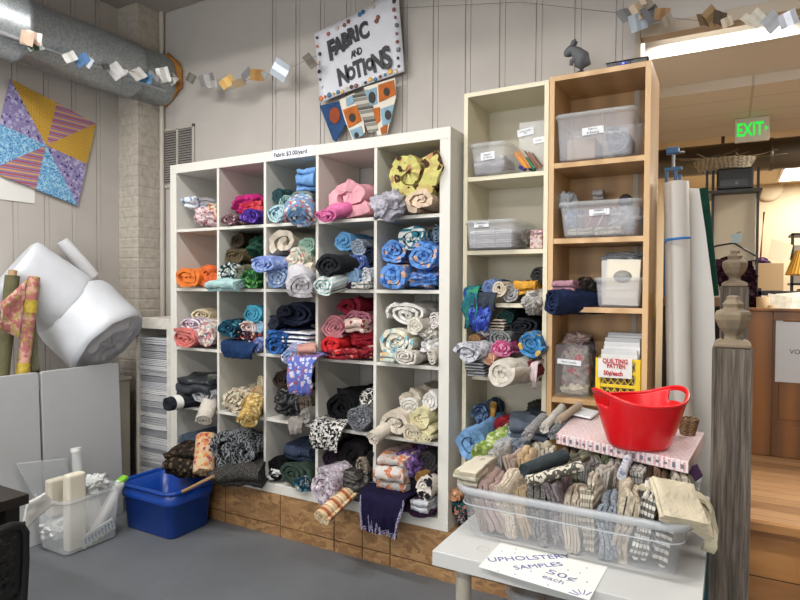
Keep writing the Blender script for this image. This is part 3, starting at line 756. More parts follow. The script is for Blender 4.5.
C_(5,3,'foldf',(379,353,394,364),-.05,.2,fab('floral','#ccd3c8','#d8a668','#8fb39c',1.4),'green and orange print fold under the big printed roll',turns=2)
# --- fourth row
C_(1,4,'foldf',(175,378,207,400),-.04,.3,fab('satin','#33373d'),'dark grey folded vinyl in the left cubby of the fourth row',yaw=12,free=True,turns=4)
C_(1,4,'roll',(191,386,217,405),-.02,.3,fab('tweed','#8b8d93',c2='#c4c5c8'),'grey patterned roll in the left cubby of the fourth row')
C_(1,4,'roll',(205,374,217,390),.05,.26,fab('plain','#62645f'),'medium grey roll at the upper right of the left cubby of the fourth row')
tb = C_(1,4,'tube',(161,397,173,411),-.16,.42,fab('plain','#2a2e35'),'thin charcoal roll with a white paper band poking out to the left',yaw=-32,free=True)
C_(1,4,'tube',(198,414,210,428),-.10,.24,fab('plain','#c9c2b6'),'white roll hanging down from the left cubby of the fourth row',free=True,pitch=28,yaw=-12)
C_(2,4,'roll',(221,387,250,411),-.01,.3,fab('floral','#d2c8b0','#6e6248','#a88e6e',1.6),'cream roll with brown floral print in the second cubby of the fourth row')
C_(2,4,'roll',(250,385,264,401),.02,.28,fab('plain','#b49870'),'tan roll at the upper right of the second cubby of the fourth row')
C_(2,4,'roll',(242,397,263,415),-.03,.3,fab('plain','#a8894c'),'khaki roll below the tan roll')
C_(2,4,'roll',(240,413,256,432),-.12,.28,fab('floral','#c6a456','#e0cc92','#8a6a34',1.5),'yellow gold print roll hanging out of the second cubby of the fourth row',free=True,pitch=26,yaw=-14)
C_(2,4,'roll',(257,376,264,390),.04,.26,fab('plain','#d3c7a2'),'small cream roll on top of the tan roll')
C_(3,4,'roll',(273,371,295,390),.04,.26,fab('plain','#352923'),'dark brown roll at the top of the third cubby of the fourth row')
C_(3,4,'lump',(266,389,300,421),-.03,.28,fab('satin','#1e1f22'),'black glossy bundle in the third cubby of the fourth row')
C_(3,4,'roll',(293,391,315,414),.01,.28,fab('tweed','#4b4138',c2='#7d7163'),'brown tweed roll beside the black glossy bundle')
C_(3,4,'roll',(299,406,315,423),-.04,.2,fab('satin','#8d8a84'),'silver grey roll at the lower right of the third cubby of the fourth row',turns=2)
C_(3,4,'drape',(289,419,304,434),-.03,.2,fab('plain','#97908b'),'grey cloth end hanging over the edge below the silver grey roll',free=True)
C_(4,4,'roll',(320,392,358,422),.0,.3,fab('plain','#17181b'),'large black fleece roll in the fourth cubby of the fourth row')
C_(4,4,'roll',(345,404,372,435),-.03,.3,fab('tweed','#3f4248',c2='#8a8d93'),'charcoal tweed roll beside the large black fleece roll')
C_(4,4,'drape',(311,422,343,450),-.06,.3,fab('shag','#16171a',c2='#e3e0da'),'black and white shaggy cloth hanging over the edge of the fourth cubby',free=True)
C_(4,4,'lump',(355,390,373,413),-.01,.22,fab('shag','#1a1b1e',c2='#e3e0da'),'black and white shaggy bundle at the upper right of the fourth cubby')
C_(5,4,'swirl',(395,389,421,409),.06,.27,fab('plain','#d2c6b2'),'beige cream roll at the top of the right cubby of the fourth row')
C_(5,4,'roll',(401,397,420,416),.03,.28,fab('plain','#dcd8d0'),'white soft roll under the beige cream roll')
C_(5,4,'roll',(420,391,440,411),.01,.3,fab('plain','#dedad6'),'white roll with pleats at the upper right of the right cubby of the fourth row')
C_(5,4,'swirl',(409,405,437,436),-.02,.3,fab('plain','#d9d0a0'),'pale yellow swirled roll in the right cubby of the fourth row')
C_(5,4,'swirl',(379,411,410,441),-.04,.3,fab('plain','#d6cbb8'),'cream roll with a rose like end in the right cubby of the fourth row')
C_(5,4,'roll',(401,424,420,447),-.05,.3,fab('plain','#cfc3a8'),'narrow beige roll between the cream roll and the yellow rolls')
C_(5,4,'roll',(414,435,439,453),-.05,.3,fab('plain','#d8d0a8'),'pale yellow roll at the bottom right of the right cubby of the fourth row')
C_(5,4,'tube',(366,432,379,446),-.13,.26,fab('plain','#d2c8b8'),'long cream cloth end reaching out to the left of the cream rolls',yaw=-28,pitch=14,free=True)
# --- bottom row
C_(1,5,'roll',(173,432,193,453),.0,.28,fab('plain','#5f6f82'),'dusty blue roll at the back of the bottom left cubby')
C_(1,5,'roll',(185,440,199,456),.02,.28,fab('stripez','#cdc3a4','#8e8668',None,2),'cream striped roll beside the dusty blue roll')
C_(1,5,'foldf',(163,452,197,480),-.18,.25,fab('floral','#2c2620','#6d5844','#16130f',1.5),'dark brown floral folded cloth sticking out over the blue tub',free=True,yaw=10,turns=4)
C_(1,5,'tube',(197,464,212,482),-.20,.22,fab('floral','#c9b48c','#a8434e','#d07a3c',1.4),'multicoloured floral roll pointing down at the blue tub',free=True,pitch=48,yaw=8)
C_(2,5,'swirl',(214,432,262,474),-.09,.30,fab('paisley','#2a2d32','#83878a',None,1.6),'big charcoal and grey paisley quilt roll in the second bottom cubby',free=True,turns=2.2)
C_(2,5,'foldf',(212,468,256,490),-.14,.22,fab('tweed','#2c2b2c',c2='#55534f'),'charcoal folded cloth under the paisley quilt roll',free=True,turns=3)
C_(3,5,'roll',(265,456,283,476),.02,.3,fab('plain','#131417'),'black roll at the left of the third bottom cubby')
C_(3,5,'foldf',(283,446,313,462),.05,.28,fab('tweed','#27324a',c2='#47536c'),'dark denim fold at the top of the third bottom cubby')
C_(3,5,'lump',(263,470,278,486),-.02,.2,fab('camo','#17181b','#d8d8d8',None,1.6),'black and white patterned scrap at the lower left of the third bottom cubby')
C_(3,5,'roll',(277,461,312,487),-.01,.3,fab('plain','#38493f'),'dark green roll in the third bottom cubby')
C_(3,5,'roll',(294,476,310,495),-.05,.3,fab('floral','#14384c','#2f86a0','#b7b9b0',1.6),'teal and black floral roll in front of the dark green roll')
C_(4,5,'roll',(318,446,338,470),.03,.3,fab('plain','#2a1f2b'),'plum black roll at the upper left of the fourth bottom cubby')
C_(4,5,'swirl',(336,437,371,475),.0,.3,fab('plain','#191719'),'large black plush roll in the fourth bottom cubby')
C_(4,5,'roll',(355,456,372,483),-.03,.3,fab('tweed','#5d5348',c2='#a39887'),'brown and cream roll at the right of the fourth bottom cubby')
C_(4,5,'lump',(334,473,368,504),-.11,.2,fab('satin','#37332f'),'dark grey brown satin bundle at the front of the fourth bottom cubby',free=True,amp=.2)
C_(4,5,'swirl',(306,469,336,507),-.16,.38,fab('floral','#b2a7b2','#8b6f86','#d5ced4',1.7),'lilac grey floral roll spilling out at the front of the bottom row',free=True,yaw=-20,turns=3)
sr = C_(4,5,'tube',(313,509,329,526),-.27,.38,fab('stripe','#d8b687','#a85f3a','#e5d3ad',1.0),'tan and rust striped roll hanging out under the lilac floral roll',free=True,pitch=20,yaw=-38)
C_(5,5,'foldf',(373,456,404,494),-.07,.32,fab('floral','#cfcbc6','#c9774a',None,1.0),'white folded cloth with orange print at the left of the bottom right cubby',free=True,turns=4)
C_(5,5,'lump',(387,452,421,490),-.03,.3,fab('floral','#52386e','#8b6ba5',None,2),'purple velvet bundle in the bottom right cubby',free=True)
C_(5,5,'roll',(416,449,438,472),.03,.28,fab('plain','#3a363b'),'charcoal roll at the upper right of the bottom right cubby')
C_(5,5,'fold',(404,474,431,496),-.01,.26,fab('plain','#1d1a1f'),'black fold behind the white dotted roll')
C_(5,5,'roll',(414,473,427,484),-.03,.2,fab('plain','#8a6630'),'small mustard roll above the white dotted roll')
C_(5,5,'roll',(415,478,438,505),-.05,.22,fab('dots','#d9d0c6','#26242a',None,.9),'white roll with black dots in the bottom right cubby')
C_(5,5,'foldf',(409,501,427,514),-.08,.12,fab('satin','#c2c4cc'),'white satin scrap in front of the plum bundle',free=True,turns=2)
C_(5,5,'swirl',(401,496,437,526),-.04,.3,fab('plain','#3d2340'),'dark plum roll at the bottom right of the cube shelf',turns=2.2)
nv = C_(5,5,'drape',(360,496,404,533),-.13,.3,fab('plain','#1a1636'),'navy velvet with lace trim hanging over the bottom edge',free=True)
C_(5,5,'foldf',(382,492,402,508),-.06,.2,fab('plain','#25407a'),'blue folded piece above the navy velvet',free=True,turns=3)

# small parts that look different
wb = MB(); wb.lathe([(.0215, .03), (.0225, .03), (.0225, .075), (.0215, .075)], n=20, mat=Matrix.Rotation(-PI / 2, 4, 'X'))
def child_local(mb, name, mat, par):
    me = bpy.data.meshes.new(name); me.from_pydata([tuple(v) for v in mb.v], [], mb.f); me.materials.append(mat)
    o = bpy.data.objects.new(name, me); COL.objects.link(o); o.parent = par; return o
def band(par, y0, y1, mat, name='paper_band', grow=1.06):
    vs = [v.co for v in par.data.vertices if abs(v.co.y - (y0 + y1) / 2) < .05]
    if not vs: vs = [v.co for v in par.data.vertices]
    rx = max(abs(v.x) for v in vs) * grow; rz = max(abs(v.z) for v in vs) * grow
    mb = MB(); L = []
    for y, s in ((y0, 1), (y1, 1), (y1, .97), (y0, .97)):
        L.append([Vector((rx * s * math.cos(2 * PI * k / 24), y, rz * s * math.sin(2 * PI * k / 24))) for k in range(24)])
    mb.loops(L + [L[0]]); return child_local(mb, name, mat, par)
bins_ = {}
for v in nv.data.vertices:
    q = round(v.co.x / .008); 
    if q not in bins_ or v.co.z < bins_[q].z: bins_[q] = v.co.copy()
lm = MB(); lp = [bins_[q] + Vector((0, -.003, .004)) for q in sorted(bins_)]; lm.tube(lp, .0055, 6); lm.tube([p + Vector((0, -.002, .011)) for p in lp], .003, 6)
child_local(lm, 'lace_trim', fab('tweed', '#b9b2c8', c2='#5a5080'), nv)['label'] = 'pale lilac lace trim'
M_paper = plain('white_paper', '#dcdcd8', .7)
band(tb, .03, .075, M_paper)['label'] = 'white paper band'

# ================================================================== CLOTH IN THE CREAM BOOKCASE
GB = 'fabric pieces in the cream bookcase'
BX = (1.894, 2.246)
def B_(kind, box, yf, L, mat, label, z=None, **kw):
    l = (BX[0], BX[1], z[0], z[1]) if z else None
    return cloth(kind, box, yf, L, mat, label, lim=l, group=GB, **kw)
U = (1.283, 1.5)
B_('roll',(480,279,497,297),.09,.26,fab('plain','#6d86b8'),'dusty blue roll at the top left of the cream bookcase pile',z=U)
B_('tube',(492,280,506,297),.08,.26,fab('plain','#d6c8ae'),'cream roll beside the dusty blue roll',z=U)
B_('roll',(502,282,518,301),.10,.25,fab('tweed','#8b8a8c',c2='#b5b4b4'),'grey roll left of the yellow fold',z=U)
B_('foldf',(513,280,536,296),.10,.2,fab('plain','#e2a31d'),'bright yellow fold on top of the cream bookcase pile',turns=3)
B_('lump',(516,290,541,317),.05,.25,fab('floral','#c6c1ba','#8d8a88',None,1.8),'white and grey crumpled cloth under the yellow fold')
B_('roll',(531,266,544,287),.14,.2,fab('plain','#3a3a3c'),'charcoal roll at the back right above the yellow fold')
B_('drape',(473,293,498,311),.07,.25,fab('plain','#39424e'),'dark slate cloth hanging over the upper shelf edge')
B_('drape',(463,287,479,328),.06,.25,fab('camo','#1d6d78','#2f8f6a','#23408c',1.4),'green and teal tie dye cloth hanging at the left of the bookcase')
B_('drape',(471,306,492,331),.05,.25,fab('camo','#2c3f9a','#4f6fd0','#1a2458',1.3),'royal blue tie dye cloth hanging over the shelf')
V = (.935, 1.25)
B_('roll',(496,309,513,325),.13,.24,fab('plain','#1f4140'),'dark green roll at the back of the lower bookcase pile')
B_('roll',(506,318,538,334),.10,.26,fab('plain','#23252b'),'long black roll behind the blue patterned roll')
B_('roll',(490,318,505,333),.09,.26,fab('stripez','#2d2724','#d5c6b4',None,2.4),'black and cream striped roll in the lower bookcase pile')
B_('lump',(472,324,492,341),.05,.26,fab('floral','#cfccd2','#6f6a86',None,1.8),'white cloth with violet print at the left of the lower bookcase pile')
B_('roll',(489,331,513,347),.07,.26,fab('tweed','#7b8383',c2='#a5acaa'),'grey roll above the pink roll')
B_('roll',(490,340,512,357),.03,.28,fab('floral','#c2477d','#e39abb',None,1.6),'pink patterned roll in the lower bookcase pile')
B_('roll',(517,330,543,359),.02,.3,fab('floral','#2b79b4','#d9b04a','#5fa4d2',1.0),'bright blue patterned roll in the lower bookcase pile')
B_('swirl',(450,342,484,365),-.05,.34,fab('floral','#c8c9cf','#8d8f9c',None,1.6),'pale grey quilt roll spilling out at the left of the cream bookcase',yaw=-12)
B_('roll',(467,335,481,348),.03,.26,fab('plain','#8b6a44'),'small brown roll above the pale grey quilt roll')
B_('roll',(482,352,496,365),.0,.26,fab('floral','#c98a6c','#e4c4a8',None,1.8),'small orange print roll beside the pale grey quilt roll')
B_('swirl',(485,357,515,388),-.10,.22,fab('plain','#d4cdc0'),'big cream roll sticking out at the front of the cream bookcase',yaw=-16,turns=3)
B_('roll',(512,364,527,381),.03,.28,fab('floral','#cfc6cc','#8d7c98',None,2),'white roll with violet print under the bright blue roll')
B_('roll',(524,362,540,381),.03,.28,fab('plain','#6b2733'),'maroon roll at the lower right of the cream bookcase pile')
B_('foldf',(466,360,484,378),.0,.28,fab('stripez','#4a4b50','#b5b6ba',None,2.4),'grey and black folded cloth under the pale grey quilt roll',turns=3)
B_('drape',(532,362,539,389),.02,.2,fab('plain','#d6c3c4'),'thin white strip hanging beside the maroon roll')
T = (.62, .915)
B_('roll',(472,405,488,426),.10,.24,fab('camo','#2c3d57','#56708f',None,1.4),'dark denim cloth roll at the upper left of the lowest bookcase pile')
B_('lump',(490,420,510,436),.06,.22,fab('plain','#8f1a2b'),'dark red bundle in the lowest bookcase pile')
B_('lump',(507,418,521,432),.10,.2,fab('plain','#5e4568'),'muted purple bundle behind the slate folded cloth')
B_('swirl',(453,424,484,460),-.06,.34,fab('plain','#6f9bc9'),'light blue roll sticking out at the left of the lowest bookcase pile',turns=2.4)
B_('lump',(493,428,514,452),.01,.26,fab('floral','#8fa8b8','#c3d0d6',None,1.6),'pale blue crumpled cloth in the lowest bookcase pile')
B_('foldf',(509,418,546,444),.0,.26,fab('plain','#5c6674'),'slate blue folded cloth in the lowest bookcase pile',turns=3)
B_('fold',(526,409,549,424),.09,.22,fab('plain','#2b333a'),'dark charcoal fold behind the slate blue folded cloth')
B_('lump',(523,404,542,417),.14,.2,fab('plain','#3a382f'),'dark olive bundle at the back of the lowest bookcase pile')
B_('roll',(470,444,494,470),-.10,.28,fab('camo','#7f9a3a','#a9bf62','#d5d9b8',1.0),'green leaf print roll leaning in front of the light blue roll',yaw=-14,pitch=16)
B_('foldf',(495,441,520,462),-.08,.26,fab('plain','#b4b7b8'),'pale grey folded cloth in front of the pale blue crumpled cloth',turns=3)
B_('roll',(446,490,461,502),.02,.26,fab('floral','#c98a5c','#8a3a34','#e2c49a',1.8),'orange floral roll low beside the cube shelf side',z=None)
B_('roll',(449,501,466,516),.04,.26,fab('camo','#1f5a58','#0f2f38','#c9806a',1.6),'dark teal print roll low beside the cube shelf side')
B_('lump',(452,513,470,531),.05,.24,fab('floral','#26222a','#a33c4c','#cfcfd0',1.6),'black and red floral bundle on the platform beside the cube shelf')
# ================================================================== HELPERS FOR CONTAINERS
def container(t, x0, x1, y0, y1, z0, z1, tap, th, lip, r, mat, rmat, ribs=()):
    """open tub: body and rolled rim; x0..y1 is the foot, the mouth is wider by tap"""
    def L(o, z): return rrect(x0 - o, x1 + o, y0 - o, y1 + o, z, r + max(0, o))
    b = MB(); f = (z1 - .018 - z0) / (z1 - z0)
    mid = []
    for zz, o in ribs: mid += [L(tap * (zz - z0) / (z1 - z0), zz - .006), L(tap * (zz - z0) / (z1 - z0) + o, zz - .002), L(tap * (zz - z0) / (z1 - z0) + o, zz + .002)] + ([L(tap * (zz - z0) / (z1 - z0), zz + .006)] if o < .006 else [])
    b.loops([L(-.008, z0), L(0, z0 + .008)] + mid + [L(tap * f + (ribs[-1][1] if ribs and ribs[-1][1] >= .006 else 0), z1 - .018), L(tap * f - th, z1 - .018), L(-th, z0 + th + .006)], cap0=True, cap1=True)
    b.build('body', mat, t)
    q = MB(); q.loops([L(tap - th, z1 - .018), L(tap + lip, z1 - .018), L(tap + lip + .002, z1 - .004), L(tap + lip - .002, z1), L(tap - th, z1), L(tap - th, z1 - .018)])
    q.build('rim', rmat, t)
def slab(mb, p0, p1, p2, p3, n):  # quad corners + thickness vector
    return mb.prism([p0, p1, p2, p3], n)

# ================================================================== LEFT: RACK OF FOLDED SHEETS
M_rough = plain('chipped_white_paint', '#c9c4ba', .7, var=.14, scale=22)
rk = thing('sheet_rack', 'narrow chipped white frame rack filled with folded grey sheets beside the cube shelf', 'rack', (-.17, .2, 0))
MB().box(-.052, -.006, .012, .385, 0, 1.15).build('stile', M_rough, rk, .003)
MB().box(-.338, -.318, .012, .385, 0, 1.15).build('stile', M_rough, rk, .003)
MB().box(-.318, -.052, .012, .385, 1.085, 1.15).build('rail', M_rough, rk, .003)
MB().box(-.318, -.052, .012, .385, 0, .05).build('rail', M_rough, rk, .003)
MB().box(-.318, -.052, .375, .385, .05, 1.085).build('back_panel', plain('rack_back', '#3d3b3a', .9), rk)
z = .0515; k = 0; rnd = random.Random(5)
cols = ['#b9bbbf', '#c9cacc', '#a4a6aa', '#bfc0c2', '#8f9196', '#cfd0d1']
while z < 1.0:
    h = rnd.uniform(.024, .046); c = rnd.choice(cols)
    pts, lay = serp(.126, h / 2 * .96, rnd.choice((3, 4, 5)))
    o = sheet('folded_sheet', pts, lay * .8, .33, plain('grey_sheet_' + c[1:], c, .5), seed=100 + k, R=.05, a1=.05, a2=.02, nseg=4, zmin=-h / 2)
    o.location = (-.185, .03 - rnd.uniform(0, .016), z + h / 2)
    tag(o, 'grey white folded sheet stacked in the narrow white frame rack', 'sheet', 'folded sheets in the white rack'); z += h + .001; k += 1

# ================================================================== LEFT: CABINET, BOARDS, BATTING ROLLS
cb = thing('storage_cabinet', 'low beige cabinet behind the white boards carrying the batting rolls', 'cabinet', (-.56, -.5, 0))
M_beige = plain('beige_cabinet_paint', '#a9a294', .6, var=.04)
MB().box(-.745, -.38, -1.15, .0, 0, .755).build('body', M_beige, cb, .004)
MB().box(-.75, -.365, -1.16, .005, .755, .775).build('top_panel', M_beige, cb, .004)
M_board = plain('white_foam_board', '#aeb0b2', .45, var=.02, scale=2)
def foam_board(y0, y1, label):
    L = []
    for x, ex in ((-.17, 0), (-.188, 0)):
        pass
    m = Matrix.Translation((-.17, 0, 0)) @ Matrix.Rotation(math.radians(-2.6), 4, 'Y')
    h = .897; r = .018; mb = MB(); lo = []
    pr = [(y0, 0), (y1, 0)]
    for a in range(0, 91, 15): pr.append((y1 - r + r * math.cos(math.radians(a)), h - r + r * math.sin(math.radians(a))))
    for a in range(90, 181, 15): pr.append((y0 + r + r * math.cos(math.radians(a)), h - r + r * math.sin(math.radians(a))))
    mb.prism([m @ Vector((0, y, zz)) for y, zz in pr], m.to_3x3() @ Vector((-.022, 0, 0)))
    o = mb.build('foam_board', M_board, bevel=.003, origin=(-.18, (y0 + y1) / 2, 0)); tag(o, label, 'board')
foam_board(-1.12, -.668, 'white foam board at the left edge behind the black table')
foam_board(-.655, -.20, 'white foam board standing behind the clear bin, right of the other board')

M_batt = plain('plastic_wrapped_batting', '#c3c7cd', .45, var=.04, bump=.25, scale=7)
def batting(name, E, a, L, R, label, seed, parts=True):
    E = Vector(E); a = Vector(a).normalized(); u = Vector((0, 1, 0)); w = a.cross(u).normalized(); u = w.cross(a)
    t = thing(name, label, 'roll', E)
    def ring(d, r, n=56):
        out = []
        for k in range(n):
            q = 2 * PI * k / n; p = Vector((math.cos(q) * 2, math.sin(q) * 2, d * 5 + seed))
            rr = r * (1 + .025 * noise.noise(p) + .012 * noise.noise(p * 4))
            out.append(E - a * d + (u * math.cos(q) + w * math.sin(q)) * rr + a * (.012 * noise.noise(p * 2.2) if d <= 0.02 else 0))
        return out
    b = MB(); rows = [ring(.0, R * .93), ring(.012, R * .985), ring(.04, R)] + [ring(.04 + (L - .08) * i / 14, R) for i in range(1, 14)] + [ring(L - .04, R), ring(L - .012, R * .97), ring(L, R * .86)]
    b.loops(rows, cap1=True); b.build('roll_body', M_batt, t)
    e = MB(); rows = []
    for i in range(9):
        r = R * .93 * (1 - i / 8.5); rows.append([p + a * (-.012 * math.sin(i * 1.3) - .01 * (i == 8)) for p in ring(.0, max(r, .012))])
    e.loops(rows, cap1=True); e.build('roll_end', plain('batting_end', '#c2c4ca', .35, bump=.5, scale=10), t)
    return t
batting('batting_roll', (-.245, -.225, 1.005), (.70, .28, -.65), .32, .243, 'big white plastic wrapped batting roll in front, its round end facing the cube shelf', 3)
batting('batting_roll', (-.44, -.36, 1.225), (.30, .75, -.59), .36, .212, 'big white plastic wrapped batting roll at the left edge, leaning higher behind', 9)
p0 = I(93, 277, 0, -.60); p1 = I(62, 241, 0, -.66)
MB().tube([p0, p0.lerp(p1, .3), p0.lerp(p1, .7), p1], [.038, .042, .040, .036], 18).build('plastic_roll', plain('clear_wrap', '#d4d6da', .3, bump=.3, scale=14), origin=p0)
tag(COL.objects['plastic_roll'], 'slim white plastic roll standing up behind the two batting rolls', 'roll')

# ---- printed and olive cloth rolls beside the batting
gp = thing('fabric_roll', 'pink and gold printed cloth roll standing upright before the batting rolls', 'fabric', I(22, 380, 0, -.285))
a0 = I(20, 395, 0, -.285); a1 = I(34, 277, 0, -.30); d = (a1 - a0); a0 = a0 - d * ((a0.z - .02) / d.z)
M_pink = fab('camo', '#b9706c', '#d9a494', '#b7a057', 1.1)
MB().tube([a0, a0.lerp(a1, .5), a0.lerp(a1, .85), a1], [.031, .031, .030, .029], 20).build('roll', M_pink, gp)
MB().tube([a0.lerp(a1, .965) - d * 0, a1 + d * .004], .022, 16).build('inner_roll', plain('card_core', '#a98a66', .8), gp)
for f in (.62, .86):
    MB().tube([a0.lerp(a1, f), a0.lerp(a1, f + .05)], .0325, 20).build('gold_band', plain('gold_print', '#b59d35', .5, var=.3, scale=40), gp)
g2 = thing('fabric_roll', 'olive green cloth roll with a cardboard core at the far left', 'fabric', I(10, 378, 0, -.30))
b0 = I(6, 390, 0, -.30); b1 = I(18, 276, 0, -.325); d = b1 - b0; b0 = b0 - d * ((b0.z - .02) / d.z); dy = Vector((0, -.028, 0)); b0 += dy; b1 += dy
MB().tube([b0, b0.lerp(b1, .5), b1], .034, 18).build('roll', fab('plain', '#6b684a'), g2)
MB().tube([b1, b1 + d * .05], .02, 16).build('core', plain('card_core', '#a98a66', .8), g2)
def cloth_panel(name, corners, mat, label, seed, th=.006, amp=.02, n=14):
    A, B, Cc, D = [Vector(c) for c in corners]; nrm = (B - A).cross(D - A).normalized(); mb = MB()
    g = [[A.lerp(B, i / n).lerp(D.lerp(Cc, i / n), j / n) for i in range(n + 1)] for j in range(n + 1)]
    vs = []
    for s in (0, 1):
        for row in g:
            for p in row: vs.append(p + nrm * (amp * (noise.noise(p * 9 + Vector((seed, 0, 0))) + .5 * noise.noise(p * 24)) + s * th))
    m = n + 1; fs = []
    for s in (0, 1):
        for j in range(n):
            for i in range(n): q = s * m * m + j * m + i; fs.append((q, q + 1, q + m + 1, q + m))
    for i in range(n):
        for e in ((i, i + 1), (n * m + i, n * m + i + 1), (i * m, (i + 1) * m), (i * m + n, (i + 1) * m + n)): fs.append((e[0], e[1], e[1] + m * m, e[0] + m * m))
    mb.add(vs, fs, smooth=True); o = mb.build(name, mat, origin=tuple((A + Cc) / 2)); tag(o, label, 'fabric'); return o
cloth_panel('draped_cloth', [I(0, 303, 0, -.235), I(28, 279, 0, -.235), I(19, 338, 0, -.225), I(0, 328, 0, -.225)], M_pink, 'pink and gold printed cloth hanging loose to the left of the upright printed roll', 2)
cloth_panel('draped_cloth', [I(29, 321, 0, -.30), I(36, 318, 0, -.30), I(40, 372, 0, -.30), I(31, 374, 0, -.30)], fab('plain', '#77755a'), 'olive cloth end hanging to the right of the upright printed roll', 4, amp=.01)

# ================================================================== LEFT: CLEAR BIN WITH SUPPLIES
M_clear = plastic('clear_plastic', '#dfe3e4', .30, .15); M_rimc = plastic('clear_rim', '#d3d8db', .32, .22)
bx = thing('storage_bin', 'clear plastic bin on the floor stuffed with white tubes and packs', 'bin', (-.01, -.575, 0))
container(bx, -.125, .105, -.72, -.435, 0, .285, .022, .004, .008, .03, M_clear, M_rimc)
def rounded_box(name, x0, x1, y0, y1, z0, z1, mat, label, cat, m=None, bev=.012):
    c = Vector(((x0 + x1) / 2, (y0 + y1) / 2, z0)); mb = MB().box(x0, x1, y0, y1, z0, z1)
    if m is not None: mb.v = [c + m @ (v - c) for v in mb.v]
    o = mb.build(name, mat, bevel=bev, origin=tuple(c)); return tag(o, label, cat)
rounded_box('foam_block', .035, .092, -.695, -.60, .012, .40, plain('cream_foam', '#d9d3c2', .8, var=.04, bump=.2), 'tall cream foam block at the front corner of the clear bin', 'foam')
tube = thing('mailing_tube', 'clear white plastic tube leaning up out of the clear bin', 'tube', (-.05, -.60, .02))
q0 = Vector((-.02, -.56, .03)); q1 = I(76, 449, 0, -.08)
MB().tube([q0, q0.lerp(q1, .9), q1], .024, 20).build('tube_wall', plastic('tube_plastic', '#dfe3e4', .45, .2), tube)
MB().tube([q0.lerp(q1, .97), q1 + (q1 - q0) * .012], .0265, 20).build('end_cap', plain('white_cap', '#dcdcdc', .4), tube)
jug = thing('jug', 'white plastic jug with a white cap inside the clear bin', 'jug', (.0, -.525, .012))
MB().lathe([(0, 0), (.05, 0), (.055, .01), (.055, .15), (.048, .19), (.025, .225), (.022, .24), (0, .24)], (.0, -.525, .012), 28).build('body', plain('jug_plastic', '#d6d2ca', .4), jug)
MB().lathe([(.025, .235), (.025, .268), (.02, .272), (0, .272)], (.0, -.525, .012), 20).build('cap', plain('white_cap', '#dcdcdc', .4), jug)
r0 = Vector((.06, -.565, .03)); r1 = I(121, 482, 0, .05)
pr = thing('paper_roll', 'white paper roll with a bright green clip leaning in the clear bin', 'roll', r0)
MB().tube([r0, r1], .026, 20).build('roll', plain('white_paper', '#dcdcd8', .7), pr)
MB().box(-.022, .022, -.03, .03, -.008, .012, Matrix.Translation(r1 + Vector((0, .005, .008))) @ Matrix.Rotation(.4, 4, 'X')).build('clip', plain('green_clip', '#7fc436', .4), pr, .004)
pk = thing('plastic_pack', 'clear pack with blue and green print lying at the front of the clear bin', 'pack', (.09, -.55, .012))
mk = Matrix.Translation((.088, -.53, .06)) @ Matrix.Rotation(math.radians(14), 4, 'X')
MB().box(-.006, .006, -.10, .085, -.036, .030, mk).build('pack', plain('white_pack', '#cdd3cf', .4), pk, .004)
M_blue = plain('blue_print', '#3f6fa8', .5); M_grn = plain('green_print', '#7fa06a', .5)
prt = MB(); rr = random.Random(4)
for i in range(9):
    y = -.085 + i * .019; h = rr.uniform(.012, .022)
    prt.box(.0062, .0072, y, y + .006, -h, h, mk); prt.box(.0062, .0072, y, y + .014, h * .3, h * .3 + .005, mk)
prt.build('print', M_blue, pk); prt = MB()
for i in range(5): prt.box(.0062, .0070, -.09 + i * .035, -.07 + i * .035, -.032, -.024, mk)
prt.build('print', M_grn, pk)
o = lump('plastic_bag', .075, .11, .06, plain('white_poly', '#cdd0cf', .35, bump=.3, scale=14), 55, .4); o.location = (-.05, -.63, .105); tag(o, 'crumpled white plastic bag filling the left part of the clear bin', 'bag')
o = lump('plastic_bag', .06, .07, .05, plain('white_poly', '#cdd0cf', .35, bump=.3, scale=14), 57, .4); o.location = (.02, -.505, .30); tag(o, 'crumpled clear white bag bulging over the bin beside the paper roll', 'bag')
rounded_box('foam_block', -.085, -.03, -.715, -.62, .17, .36, plain('pale_foam', '#c9c2b2', .8, var=.04, bump=.2), 'pale foam block behind the tall cream foam block in the clear bin', 'foam')
ld = thing('bin_lid', 'clear plastic bin lid leaning on the white board above the clear bin', 'lid', (-.135, -.72, .30))
lc = [I(17, 464, 0, -.148), I(66, 459, 0, -.148), I(72, 494, 0, -.135), I(36, 500, 0, -.135)]
mb = MB(); mb.prism(lc, (.006, 0, .001)); mb.build('lid_panel', plastic('lid_plastic', '#c3c7ca', .45, .25), ld, .002)
mb = MB(); mb.tube(lc + [lc[0]], .006, 8); mb.build('lid_edge', M_rimc, ld)
cloth_panel('draped_cloth', [I(28, 503, 0, .118), I(46, 493, 0, .118), I(55, 503, 0, .118), I(22, 533, 0, .10)], plain('white_felt', '#cfcfca', .9), 'white felt strip hanging over the left side of the clear bin', 7, th=.012, amp=.012)

# ================================================================== LEFT: BLUE TUB
M_tub = plain('blue_plastic', '#0f3f96', .35, bump=.06, scale=30)
bt = thing('storage_tub', 'deep blue plastic storage tub on the floor before the cube shelf', 'tub', (.2, -.19, 0))
container(bt, .015, .395, -.325, -.062, 0, .262, .028, .005, .012, .035, M_tub, M_tub, ribs=((.19, .010),))
cbt = thing('cardboard_tube', 'thin cardboard tube leaning out of the blue tub', 'tube', (.2, -.2, .01))
MB().tube([I(182, 492, 1, -.285), I(214, 476, 1, -.245)], .0085, 12).build('tube_wall', plain('cardboard', '#9c7c58', .8), cbt)

